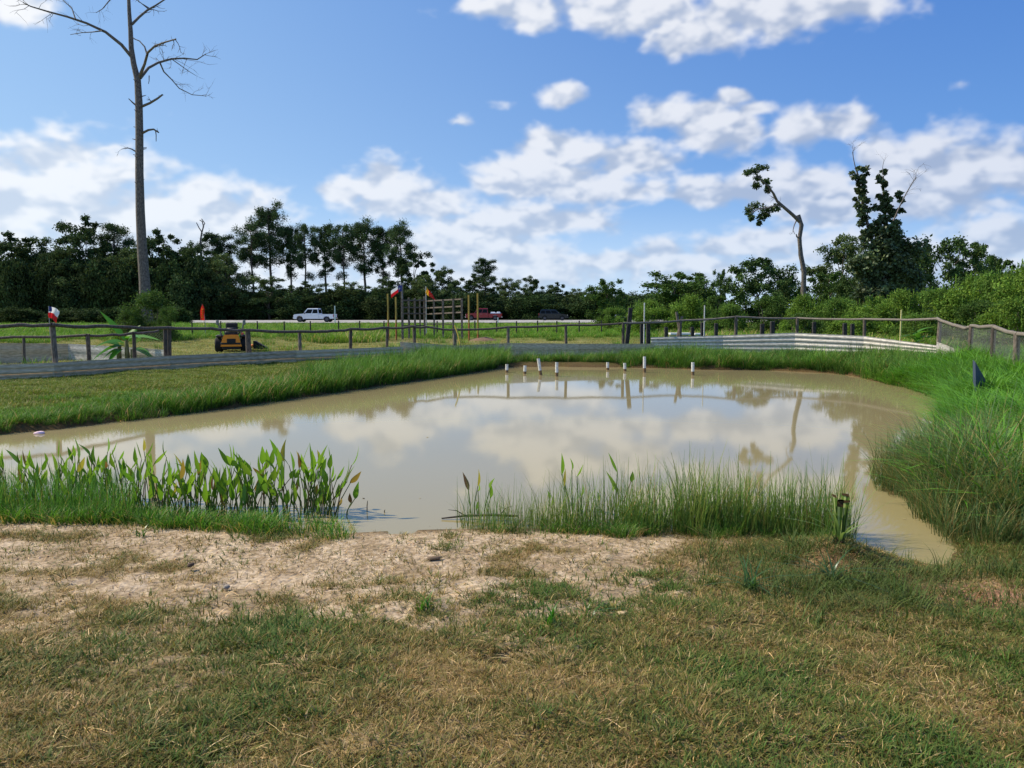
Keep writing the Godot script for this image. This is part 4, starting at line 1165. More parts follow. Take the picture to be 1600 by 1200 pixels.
func rails() -> void:
	M.wood = []
	for k in 3:
		var m := grain(mat(Color.WHITE, 0.88), noise_tex(0.02, [Color8(70, 60, 52), Color8(90, 79, 69), Color8(60, 52, 46)][k], [Color8(120, 106, 93), Color8(148, 134, 120), Color8(104, 93, 83)][k], 90 + k, 512, 5), Vector3(2.0, 0.5, 2.0))
		M.wood.append(m)
	M.rail = grain(mat(Color.WHITE, 0.88), noise_tex(0.02, Color8(88, 80, 70), Color8(154, 144, 130), 94, 512, 5), Vector3(0.5, 3.0, 3.0))
	var k := RandomNumberGenerator.new()
	k.seed = 12
	var fence := func(t: Node3D, posts: Array, rail: Array, rr: float):
		# posts: pixel x, pixel y of the top, distance, radius in pixels of the photograph
		for q in posts:
			var top := D(q.x, q.y, q.z)
			var g := land(top.x, top.z)
			var r: float = q.w * q.z / F
			var b := Buf.new()
			var o := top - t.position
			var lean := Vector3(k.randf_range(-0.03, 0.03), 0, k.randf_range(-0.03, 0.03))
			var lo := Vector3(o.x, g - 0.25 - t.position.y, o.z) + lean
			b.tube([lo, lo.lerp(o, 0.5) + lean * 0.2, o], [r * 1.04, r, r * 0.97], 10, true, 0.05, k.randi())
			obj("post", b, M.wood[k.randi() % 3], t)
		for i in rail.size() - 1:
			var b := Buf.new()
			var p := D(rail[i].x, rail[i].y, rail[i].z) - t.position
			var q := D(rail[i + 1].x, rail[i + 1].y, rail[i + 1].z) - t.position
			var e := (q - p).normalized() * 0.05
			var pts := []; var rad := []
			for s in 6:
				var f := s / 5.0
				var w := Vector3(0, k.randf_range(-0.012, 0.012) - 0.03 * sin(f * PI), 0) if s > 0 and s < 5 else Vector3.ZERO
				pts.append((p - e).lerp(q + e, f) + w); rad.append(rr * k.randf_range(0.92, 1.08))
			b.tube(pts, rad, 9, true, 0.05, k.randi())
			obj("rail", b, M.rail if t.position.x > 4.0 else M.wood[0], t)
	var base := D(300, 540, 23.0)
	var t := thing("rail_fence", "weathered wooden rail fence behind the left bank's grey barrier", "rail fence", Vector3(base.x, 0.3, base.z))
	fence.call(t, [Vector4(82, 508, 19.5, 4.2), Vector4(-70, 512, 18.5, 4.2), Vector4(258, 513, 22.4, 3.0), Vector4(264, 513, 22.6, 3.2), Vector4(387, 517, 24.4, 4.3), Vector4(468, 519, 25.6, 2.8), Vector4(548, 516, 27.0, 2.7), Vector4(605, 513, 28.0, 2.2)], [Vector3(-140, 514, 17.9), Vector3(-70, 511, 18.4), Vector3(30, 507.5, 19.1), Vector3(82, 507, 19.4), Vector3(165, 509.5, 20.8), Vector3(262, 512, 22.4), Vector3(330, 513, 23.4), Vector3(390, 516, 24.4), Vector3(468, 518, 25.5), Vector3(520, 516.5, 26.4), Vector3(548, 514, 26.9), Vector3(605, 512, 28.1)], 0.045)
	base = D(880, 530, 29.8)
	t = thing("rail_fence", "wooden rail fence running straight along the far bank", "rail fence", Vector3(base.x, 0.3, base.z))
	fence.call(t, [Vector4(647, 512, 28.8, 2.6), Vector4(711, 515, 29.2, 3.0), Vector4(794, 511, 29.7, 2.3), Vector4(884, 508, 30.2, 2.2), Vector4(974, 505, 30.7, 2.3)], [Vector3(605, 512, 28.2), Vector3(647, 510, 28.7), Vector3(665, 510.5, 28.9), Vector3(711, 515, 29.2), Vector3(794, 511, 29.7), Vector3(884, 508, 30.2), Vector3(974, 505, 30.8)], 0.04)
	base = D(1220, 515, 32)
	t = thing("rail_fence", "pale wooden rail fence above the corrugated barrier at the right", "rail fence", Vector3(base.x, 0.4, base.z))
	fence.call(t, [Vector4(1063, 501, 32.4, 2.6), Vector4(1150, 495, 32.4, 2.6), Vector4(1246, 497, 32.6, 2.4), Vector4(1351, 499, 30.2, 2.4), Vector4(1469, 499, 26.2, 3.2)], [Vector3(974, 505, 30.8), Vector3(1063, 501, 32.4), Vector3(1150, 495, 32.4), Vector3(1246, 497, 32.7), Vector3(1351, 498.5, 30.2), Vector3(1466, 498, 26.2)], 0.042)
	base = D(1550, 540, 20.5)
	t = thing("netted_fence", "rail fence with wire netting coming forward at the right edge", "fence", Vector3(base.x, 0.5, base.z))
	var pk := [Vector4(1468, 498, 26.1, 3.0), Vector4(1518, 509, 23.0, 3.4), Vector4(1553, 510.5, 20.6, 3.6), Vector4(1589, 522, 18.6, 4.6), Vector4(1640, 524, 17.2, 4.6), Vector4(1720, 528, 15.6, 4.8)]
	fence.call(t, pk.slice(1), [Vector3(1465, 498, 26.2), Vector3(1505, 512, 23.8), Vector3(1518, 509, 23.0), Vector3(1553, 510, 20.6), Vector3(1589, 521.5, 18.6), Vector3(1640, 524, 17.2), Vector3(1720, 528, 15.6)], 0.05)
	var wire := mat(lin(150, 148, 140), 0.6, 0.4)
	netting(t, pk, 0.95, wire)
	# the second pen at the left: its rails, posts and netting
	base = D(170, 540, 23)
	t = thing("netted_fence", "low rail fence with netting of the second pen, behind the left rail fence", "fence", Vector3(base.x, 0.3, base.z))
	var lk := [Vector4(-120, 531, 21.0, 3.0), Vector4(37, 526, 25.0, 2.2), Vector4(137, 524, 21.6, 3.2), Vector4(209, 521, 22.6, 2.8)]
	fence.call(t, lk, [Vector3(-120, 530, 21.0), Vector3(20, 526.5, 21.3), Vector3(137, 523.5, 21.6), Vector3(175, 523, 22.1), Vector3(209, 520, 22.6), Vector3(246, 517, 23.6)], 0.038)
	netting(t, [Vector4(209, 521, 22.6, 2.8), Vector4(258, 516, 22.9, 2.8)], 0.9, wire)
func netting(t: Node3D, posts: Array, tall: float, wire: Material) -> void:
	for i in posts.size() - 1:
		var a := D(posts[i].x, posts[i].y + 2.0, posts[i].z); var c := D(posts[i + 1].x, posts[i + 1].y + 2.0, posts[i + 1].z)
		var b := Buf.new()
		var l := a.distance_to(c)
		var cell := 0.075
		var m := int(l / cell)
		var h0 := minf(tall, a.y - land(a.x, a.z)); var h1 := minf(tall, c.y - land(c.x, c.z))
		var n := int(tall / cell)
		var spot := func(u: float, w: float) -> Vector3: return a.lerp(c, u) - Vector3.UP * (lerpf(h0, h1, u) * w) - t.position
		for s in range(-n, m):
			for dir in [1, -1]:
				var x0: float = s if dir == 1 else s + n
				var x1: float = x0 + n * dir
				var y0 := 0.0; var y1 := 1.0
				if x0 < 0: y0 = -x0 / n; x0 = 0
				if x1 > m: y1 = 1.0 - (x1 - m) / n; x1 = m
				if x0 > m: y0 = (x0 - m) / n; x0 = m
				if x1 < 0: y1 = 1.0 - (-x1) / n; x1 = 0
				if y1 - y0 < 0.02: continue
				b.tube([spot.call(x0 / m, y0), spot.call(x1 / m, y1)], [0.0022, 0.0022], 3, false)
		var o := obj("wire_netting", b, wire, t)
		o.set_meta("kind", "stuff")
func posts() -> void:
	# white pipe stakes in the water
	var pvc := grain(mat(Color.WHITE, 0.45), noise_tex(0.02, Color8(206, 202, 192), Color8(240, 238, 232), 101, 256), Vector3(2, 2, 2))
	var stain := grain(mat(Color.WHITE, 0.8), noise_tex(0.03, Color8(92, 70, 46), Color8(150, 124, 88), 102, 256), Vector3(4, 4, 4))
	var S := [
		[792, 569, 792, 582, "short white pipe stake, leftmost of the row in the pond"], [820.5, 571, 820, 584, "short white pipe stake, second from the left in the pond"], [841, 560, 845, 586, "tallest of the left pipe stakes, leaning to the left"], [870, 566, 870, 588, "upright white pipe stake right of the leaning one"],
		[949.5, 566, 949.5, 578, "short white pipe stake in the middle of the pond's far side, left of its twin"], [976, 567, 976.5, 580, "short white pipe stake left of the tall one"], [1007, 557, 1007, 582, "tall white pipe stake in front of the barrier's step"], [1082.5, 566, 1082.5, 586, "lone white pipe stake, rightmost in the pond"]]
	for q in S:
		var w := P(q[2], q[3], 0.0)
		var top := D(q[0], q[1], -w.z)
		var r := 0.047
		var t := thing("pipe_stake", q[4], "stake", Vector3(w.x, -0.4, w.z), 0.0, "white pipe stakes standing in the pond")
		var e := top - w
		var b := Buf.new()
		var foot := Vector3(0, 0.4, 0)
		b.tube([foot + e * 0.26, foot + e], [r, r], 14)
		b.tube([foot + e * 0.985, foot + e * 1.0 + Vector3(0, 0.002, 0)], [r * 0.8, r * 0.8], 14)
		obj("pipe", b, pvc, t)
		b = Buf.new()
		b.tube([foot - e * 0.8, foot + e * 0.28], [r * 1.03, r * 1.03], 14)
		obj("stained_foot", b, stain, t)
	# black timbers behind the corrugated barrier
	var tar := grain(mat(Color.WHITE, 0.85), noise_tex(0.02, Color8(34, 31, 30), Color8(70, 64, 60), 103, 256), Vector3(2, 1, 2))
	var T := [
		[985.5, 481, 978, 536, 3.6, 32.4, "tall leaning black timber right of the bright sapling"], [1003, 503, 1003, 536, 3.2, 33.0, "black timber post right of the leaning one, beside the thin white pole"], [1013, 505, 1013, 536, 3.4, 35.0, "black timber post just right of the thin white pole"], [1041, 511, 1041, 530, 3.0, 36.0, "short black post left of the crossed timbers"],
		[1082, 511, 1082, 530, 3.0, 36.5, "short black post right of the crossed timbers"], [1098, 504, 1098, 530, 3.4, 36.0, "black post at the foot of the right thin white pole"], [1119, 505, 1119, 530, 3.0, 37.0, "black post right of the right thin white pole"], [1191, 506, 1191, 530, 3.4, 37.0, "left one of two black posts under the leaning dead tree"],
		[1207, 502, 1207, 530, 3.6, 36.5, "right one of two black posts under the leaning dead tree"], [1272, 503, 1272, 530, 3.0, 37.0, "brown post below the barrier's highest point, right of the two black posts"], [1320, 505, 1320, 530, 3.2, 36.0, "left one of two dark posts behind the barrier's right half"], [1332, 506, 1332, 530, 3.0, 36.5, "right one of two dark posts behind the barrier's right half"]]
	for q in T:
		var top := D(q[0], q[1], q[5])
		var low := D(q[2], q[3], q[5])
		low.y = land(low.x, low.z) - 0.15
		var b := Buf.new()
		var m := (top + low) * 0.5
		var u := (top - low).normalized()
		var sz: float = 1.7 * q[4] * q[5] / F
		var xx := u.cross(Vector3.BACK).normalized()
		b.box(Transform3D(Basis(xx, u, xx.cross(u)), Vector3(0, m.y - low.y, 0) + Vector3(m.x - low.x, 0, 0)), Vector3(sz, top.distance_to(low), sz), 0.012)
		var o := obj("timber_post", b, tar)
		o.position = low
		tag(o, q[6], "post", "dark timber posts behind the corrugated barrier")
	var t := thing("crossed_timbers", "two grey crossed timbers leaning behind the rail, right of centre", "timbers", Vector3(X(1061, 33), 0.3, -33))
	for q in [[1057, 487, 1064, 530], [1066, 494, 1058, 530]]:
		var b := Buf.new()
		var top := D(q[0], q[1], 33.0) - t.position; var low := D(q[2], q[3], 33.1) - t.position
		b.tube([low, top], [0.06, 0.055], 6, true, 0.06)
		obj("timber", b, M.wood[1], t)
	for q in [[1007, 473, 536, 32.7, 0.9, "thin white pole standing beside the black timber posts, left one"], [1101, 477, 528, 34.0, 0.8, "thin white pole right of the crossed timbers, right one"]]:
		var b := Buf.new()
		var top := D(q[0], q[1], q[3]); var g := land(top.x, top.z) - 0.1
		b.tube([Vector3(0, 0, 0), Vector3(0, top.y - g, 0)], [q[4] * q[3] / F, q[4] * q[3] / F], 8)
		var o := obj("thin_pole", b, pvc)
		o.position = Vector3(top.x, g, top.z)
		tag(o, q[5], "pole", "thin white poles behind the far fence")
	var b := Buf.new()
	var yp := D(1408.5, 484, 32.0)
	b.tube([Vector3(0, -0.1, 0), Vector3(0, yp.y - 0.3, 0)], [0.028, 0.028], 8)
	var o := obj("thin_stake", b, mat(lin(214, 204, 138), 0.6))
	o.position = Vector3(yp.x, 0.3, yp.z)
	tag(o, "yellowish stake sticking up over the rail before the right hedge", "stake")
	b = Buf.new()
	for q in [[1046, 1078, 521.5], [1084, 1100, 522.0]]:
		var p0 := D(q[0], q[2], 38.0); var p1 := D(q[1], q[2], 38.0)
		b.box(between(p0, p1), Vector3(p0.distance_to(p1), 0.09, 0.5), 0.01)
		b.box(between(p0, p1).translated(Vector3(0, -0.45, -0.2)), Vector3(p0.distance_to(p1) * 0.94, 0.8, 0.04), 0.0)
	tag(obj("feed_trough", b, mat(lin(232, 232, 226), 0.5)), "white trough edges showing above the corrugated barrier", "trough")
	# roadside wire fence
	t = thing("wire_fence", "thin wire fence on dark stakes along the foot of the highway verge", "wire fence", Vector3(-4, 0.15, -56))
	var prev := []
	for x in [300.0, 345.0, 402.0, 444.0, 485.0, 529.0, 562.0, 600.0, 640.0, 683.0, 742.0, 776.0, 807.0, 840.0, 870.0, 905.0, 940.0]:
		var d: float = 54.0 + (x - 300.0) * 0.006
		var top := D(x, 508.0, d)
		var g := land(top.x, top.z)
		b = Buf.new()
		b.tube([Vector3(top.x, g - 0.2, top.z) - t.position, Vector3(top.x, g + 1.02, top.z) - t.position], [0.05, 0.045], 6)
		obj("stake", b, tar, t)
		var here := []
		for h in [0.95, 0.65, 0.35]: here.append(Vector3(top.x, g + h, top.z) - t.position)
		if prev.size():
			for h in 3:
				b = Buf.new()
				b.tube([prev[h], prev[h].lerp(here[h], 0.5) - Vector3(0, 0.03, 0), here[h]], [0.004, 0.004, 0.004], 3, false)
				obj("wire", b, wire_mat(), t)
		prev = here
	for q in [[523, 478, 507, 106.0, 0.075, "tall thin white road marker at the white pickup's tail"], [778, 496, 507, 110.0, 0.075, "short white road marker at the red pickup's tail"]]:
		b = Buf.new()
		var top := D(q[0], q[1], q[3]); var g := land(top.x, top.z)
		b.box(at(Vector3(0, (top.y - g) * 0.5, 0)), Vector3(q[4] * 2, top.y - g, 0.04), 0.01)
		o = obj("road_marker", b, mat(lin(225, 225, 220), 0.5))
		o.position = Vector3(top.x, g, top.z)
		tag(o, q[5], "road marker")
var _wm: StandardMaterial3D
func wire_mat() -> StandardMaterial3D:
	if _wm == null: _wm = mat(lin(90, 88, 84), 0.5, 0.6)
	return _wm
func lattice() -> void:
	var t := thing("lattice_frame", "tall open lattice frame of grey boards in two wings, behind the far fence", "wooden frame", Vector3(X(664, 50), land(X(664, 50), -50), -50))
	var board := func(called: String, p: Vector3, q: Vector3, w: float, th: float, m: Material):
		var b := Buf.new()
		p -= t.position; q -= t.position
		var u := (q - p).normalized()
		var xx := u.cross(Vector3.BACK).normalized()
		b.box(Transform3D(Basis(xx, u, xx.cross(u)), (p + q) * 0.5), Vector3(w, p.distance_to(q), th), 0.01)
		obj(called, b, m, t)
	for q in [[628, 445, 47.6, 0.085], [638.5, 465, 48.6, 0.07], [648, 466, 49.6, 0.075], [656, 467, 50.4, 0.06], [663, 463, 51.0, 0.08], [678, 468, 50.2, 0.07], [692, 468, 49.3, 0.08], [708, 467, 48.3, 0.075], [721.5, 466, 47.6, 0.08]]:
		var top := D(q[0], q[1], q[2])
		board.call("upright", Vector3(top.x, land(top.x, top.z) - 0.2, top.z), top, q[3] * 1.5, q[3] * 1.5, M.wood[1])
	for y in [469.5, 480.5, 490.0]:
		board.call("crossbar", D(628, y, 47.7), D(664, y, 51.0), 0.085, 0.05, M.wood[0])
		board.call("crossbar", D(665, y + 1.0, 51.0), D(722, y - 2.0, 47.7), 0.085, 0.05, M.wood[1])
	board.call("crossbar", D(628, 509, 47.7), D(664, 508.5, 51.0), 0.06, 0.05, M.wood[2])
	board.call("crossbar", D(665, 506.5, 51.0), D(708, 506.5, 48.4), 0.06, 0.05, M.wood[2])
	# poles that are painted in two colours
	var yellow := grain(mat(Color.WHITE, 0.65), noise_tex(0.02, Color8(138, 116, 44), Color8(176, 150, 66), 111, 256), Vector3(2, 1, 2))
	var rust := grain(mat(Color.WHITE, 0.7), noise_tex(0.02, Color8(150, 84, 40), Color8(186, 112, 62), 112, 256), Vector3(2, 1, 2))
	for q in [[606, 459, 531, 46.0, "yellow pole with a rusty foot, leftmost, left of the lattice frame"], [618.5, 464, 531, 46.0, "yellow pole with a rusty foot under the tricolour flag"], [732.5, 461, 530, 46.0, "brownish yellow pole just right of the lattice frame"], [746.5, 458, 529, 46.5, "bright yellow pole, rightmost, before the red pickup"]]:
		var top := D(q[0], q[1], q[3]); var g := land(top.x, top.z)
		var o := thing("painted_pole", q[4], "pole", Vector3(top.x, g, top.z), 0.0, "yellow painted poles beside the lattice frame")
		var h := top.y - g
		var r := 0.052
		var b := Buf.new()
		var split: float = 0.38 if q[0] != 746.5 else 0.12
		b.tube([Vector3(0, -0.2, 0), Vector3(0, h * split, 0)], [r, r], 10)
		obj("rusty_foot", b, rust, o)
		b = Buf.new()
		b.tube([Vector3(0, h * split, 0), Vector3(0, h, 0)], [r, r * 0.97], 10)
		obj("pole", b, yellow, o)
	# yellow guard on a guy wire beside the fence post
	var p0 := D(710.5, 508, 28.0); var p1 := D(719, 537, 27.9)
	var o := thing("guy_wire", "leaning wire with a yellow plastic guard beside the fence post", "guy wire", Vector3(p1.x, land(p1.x, p1.z), p1.z))
	var b := Buf.new()
	b.tube([p1 - o.position, p1.lerp(p0, 0.5) - o.position + Vector3(0.02, 0, 0), p0 - o.position], [0.026, 0.026, 0.026], 8)
	obj("guard", b, mat(lin(226, 190, 70), 0.5), o)
	b = Buf.new()
	b.tube([p1 - o.position - (p0 - p1) * 0.2, p1 - o.position], [0.008, 0.008], 5)
	obj("wire", b, wire_mat(), o)
	# a heap of soil at the foot of the bright pole
	b = Buf.new()
	var hp := D(756, 530, 46.0)
	var hy := land(hp.x, hp.z)
	b.lathe(at(Vector3.ZERO), [Vector2(0.95, -0.05), Vector2(0.8, 0.06), Vector2(0.5, 0.16), Vector2(0.2, 0.2), Vector2(0.0, 0.21)], 22)
	var kk := RandomNumberGenerator.new()
	for i in b.v.size():
		var n := n_mid.get_noise_3d(b.v[i].x * 5, b.v[i].y * 5, b.v[i].z * 5)
		b.v[i] += Vector3(n * 0.1, n * 0.06, n * 0.1)
	var heap := obj("soil_heap", b, grain(mat(Color.WHITE, 0.95), noise_tex(0.03, Color8(96, 72, 56), Color8(150, 116, 92), 113, 256), Vector3(2, 2, 2)))
	heap.position = Vector3(hp.x, hy, hp.z)
	tag(heap, "small heap of brown soil at the bright yellow pole's foot", "soil heap")
func flag_cloth(t: Node3D, corner: Callable, bands: Array) -> void:
	# bands: [name, u0, u1, v0, v1, material]; corner(u, v) gives a point of the waving cloth
	for q in bands:
		var b := Buf.new()
		var nu := 10; var nv := 8
		for j in nv:
			for i in nu:
				var u0: float = lerpf(q[1], q[2], float(i) / nu); var u1: float = lerpf(q[1], q[2], float(i + 1) / nu)
				var v0: float = lerpf(q[3], q[4], float(j) / nv); var v1: float = lerpf(q[3], q[4], float(j + 1) / nv)
				b.poly([corner.call(u0, v1), corner.call(u1, v1), corner.call(u1, v0), corner.call(u0, v0)])
		obj(q[0], b, q[5], t)
func flags() -> void:
	var cloth := func(c: Color) -> StandardMaterial3D:
		var m := mat(c, 0.8)
		m.backlight_enabled = true
		m.backlight = Color(c.r, c.g, c.b).linear_to_srgb()
		return m
	var red: Material = cloth.call(lin(206, 34, 40)); var white: Material = cloth.call(lin(240, 238, 236)); var blue: Material = cloth.call(lin(34, 44, 104)); var gold: Material = cloth.call(lin(236, 178, 48))
	var steel := mat(lin(150, 150, 150), 0.4, 0.6)
	# tricolour flag on the lattice frame's left upright: blue at the pole, white over red, blown to the left and drooping
	var pole := D(628, 443, 47.5)
	var t := thing("flag", "red, white and blue flag drooping left from the lattice frame's tallest upright", "flag", pole)
	var b := Buf.new()
	b.tube([Vector3(0, -0.9, 0), Vector3(0, 0.06, 0)], [0.022, 0.018], 8)
	obj("flagpole", b, steel, t)
	var tri := func(u: float, v: float) -> Vector3:      # u from the pole to the fly, v from the top down
		return Vector3(-0.60 * u - 0.03 * sin(u * 7.0), -0.10 - 0.34 * u * u - v * 0.36 * (1.0 - 0.1 * u) - 0.1 * v * u, 0.07 * sin(u * 8.0 + v * 2.0) + 0.2 * u)
	flag_cloth(t, tri, [["blue_band", 0.0, 0.33, 0.0, 1.0, blue], ["white_band", 0.33, 1.0, 0.0, 0.5, white], ["red_band", 0.33, 1.0, 0.5, 1.0, red]])
	b = Buf.new()
	star(b, tri, 0.165, 0.5, 0.085, 0.2)
	obj("star", b, white, t)
	# red and yellow flag
	pole = D(665.5, 449, 50.8)
	t = thing("flag", "red flag with yellow at the hoist, hanging right from the lattice frame's middle", "flag", pole)
	b = Buf.new()
	b.tube([Vector3(0, -2.9, 0), Vector3(0, 0.06, 0)], [0.03, 0.025], 8)
	obj("flagpole", b, mat(lin(196, 192, 184), 0.5, 0.2), t)
	var rag := func(u: float, v: float) -> Vector3:
		return Vector3(0.02 + 0.66 * u * (0.4 + 0.6 * v) + 0.03 * sin(v * 6.0), 0.05 - 0.36 * u - v * 0.5 - 0.05 * u * v, 0.06 * sin(u * 7.0 + v * 3.0))
	flag_cloth(t, rag, [["gold_band", 0.0, 0.3, 0.0, 1.0, gold], ["red_field", 0.3, 1.0, 0.0, 1.0, red]])
	b = Buf.new()
	for q in [[0.45, 0.55], [0.58, 0.7], [0.7, 0.8]]:
		star(b, rag, q[0], q[1], 0.07, 0.09)
	obj("gold_spots", b, gold, t)
	# small flag at the far left
	pole = D(76, 478, 44.0)
	t = thing("flag", "small red and white flag with a blue hoist at the far left, above the fence", "flag", Vector3(pole.x, land(pole.x, pole.z), pole.z))
	var h := pole.y - t.position.y
	b = Buf.new()
	b.tube([Vector3(0, -0.1, 0), Vector3(0, h, 0)], [0.028, 0.022], 8)
	obj("flagpole", b, steel, t)
	var sm := func(u: float, v: float) -> Vector3:
		return Vector3(0.62 * u * (1.0 - 0.45 * v) + 0.02 * sin(v * 7.0), h - 0.03 - 0.28 * u * u - v * 0.62, 0.06 * sin(u * 8.0 + v * 2.0))
	flag_cloth(t, sm, [["blue_band", 0.0, 0.3, 0.0, 0.42, blue], ["white_band", 0.3, 1.0, 0.0, 0.52, white], ["red_band", 0.0, 1.0, 0.52, 1.0, red], ["pale_band", 0.0, 0.3, 0.42, 0.52, white]])
	# red feather banner
	var foot := D(317, 512, 52.0)
	t = thing("feather_banner", "red feather banner with yellow marks on a pole, left of the mower", "banner", Vector3(foot.x, land(foot.x, foot.z), foot.z))
	h = D(317, 475, 52.0).y - t.position.y
	b = Buf.new()
	b.tube([Vector3(0.15, -0.1, 0), Vector3(0.16, h * 0.4, 0), Vector3(0.12, h * 0.8, 0), Vector3(0.0, h, 0), Vector3(-0.06, h * 0.99, 0)], [0.02, 0.018, 0.014, 0.01, 0.008], 7)
	obj("banner_pole", b, steel, t)
	var fe := func(u: float, v: float) -> Vector3:
		var edge := 0.16 - 0.02 * v if v > 0.0 else 0.0
		var right := lerpf(0.0, 0.16, sqrt(ss(-0.05, 0.3, v)))
		return Vector3(right - u * (0.04 + 0.24 * sqrt(ss(0.0, 0.4, v))) , h - 0.02 - v * 1.04, 0.05 * sin(u * 5.0 + v * 4.0))
	flag_cloth(t, fe, [["cloth", 0.0, 1.0, 0.0, 1.0, cloth.call(lin(228, 52, 34))]])
	b = Buf.new()
	for q in [[0.5, 0.3], [0.55, 0.42], [0.6, 0.55], [0.62, 0.68], [0.64, 0.8]]:
		var a0: Vector3 = fe.call(q[0] - 0.16, q[1]) + Vector3(0, 0, 0.02); var a1: Vector3 = fe.call(q[0] + 0.14, q[1] + 0.02) + Vector3(0, 0, 0.02)
		b.box(between(a0, a1), Vector3(a0.distance_to(a1), 0.06, 0.07))
	obj("yellow_marks", b, gold, t)
func star(b: Buf, f: Callable, u: float, v: float, ru: float, rv: float) -> void:
	for side in [0.014, -0.014]:
		var ring := []
		for k in 10:
			var a := TAU * k / 10.0 - PI / 2
			var r := 1.0 if k % 2 == 0 else 0.42
			ring.append(f.call(u + cos(a) * ru * r, v + sin(a) * rv * r) + Vector3(0, 0, side))
		var c: Vector3 = f.call(u, v) + Vector3(0, 0, side)
		for k in 10: b.poly([c, ring[k], ring[(k + 1) % 10]])
# ---------------------------------------------------------------- vehicles
func arch(cx: float, y0: float, r: float) -> Array:
	var a := []
	for k in 9:
		var t := PI * k / 8.0
		a.append(Vector2(cx - cos(t) * r, y0 + sin(t) * r))
	return a
func panel(b: Buf, t: Transform3D, p: Array, th: float) -> void:      # a thin plate on a four-cornered face, seen from the side that is counter-clockwise
	var n: Vector3 = (p[1] - p[0]).cross(p[2] - p[0]).normalized() * th
	var f := []; var g := []
	for e in p:
		f.append(t * (e + n)); g.append(t * (e - n * 0.5))
	b.poly(f)
	for k in p.size():
		var m := (k + 1) % p.size()
		b.poly([g[k], g[m], f[m], f[k]])
func quad_at(c: Array, u0: float, u1: float, v0: float, v1: float) -> Array:   # part of a face: corners low-left, low-right, high-right, high-left
	var at_ := func(u: float, v: float) -> Vector3: return c[0].lerp(c[1], u).lerp(c[3].lerp(c[2], u), v)
	return [at_.call(u0, v0), at_.call(u1, v0), at_.call(u1, v1), at_.call(u0, v1)]
func wheel(t: Node3D, p: Vector3, r: float, w: float, rim_c: Color) -> void:
	var o := Node3D.new()
	var k := 0
	var nm := "wheel"
	while t.has_node(nm):
		k += 1
		nm = "wheel_%03d" % k
	o.name = nm
	t.add_child(o)
	o.position = p
	o.rotation.x = PI / 2 * (1.0 if p.z > 0 else -1.0)
	var b := Buf.new()
	b.lathe(at(Vector3.ZERO), [Vector2(r * 0.62, -w / 2), Vector2(r * 0.9, -w / 2), Vector2(r, -w * 0.36), Vector2(r, w * 0.36), Vector2(r * 0.9, w / 2), Vector2(r * 0.62, w / 2)], 28)
	obj("tyre", b, mat(lin(32, 32, 33), 0.85), o)
	b = Buf.new()
	b.lathe(at(Vector3.ZERO), [Vector2(r * 0.63, -w * 0.4), Vector2(r * 0.63, w * 0.44), Vector2(r * 0.55, w * 0.42), Vector2(r * 0.45, w * 0.2), Vector2(r * 0.2, w * 0.3), Vector2(0.0, w * 0.32)], 24)
	obj("rim", b, mat(rim_c, 0.35, 0.7), o)
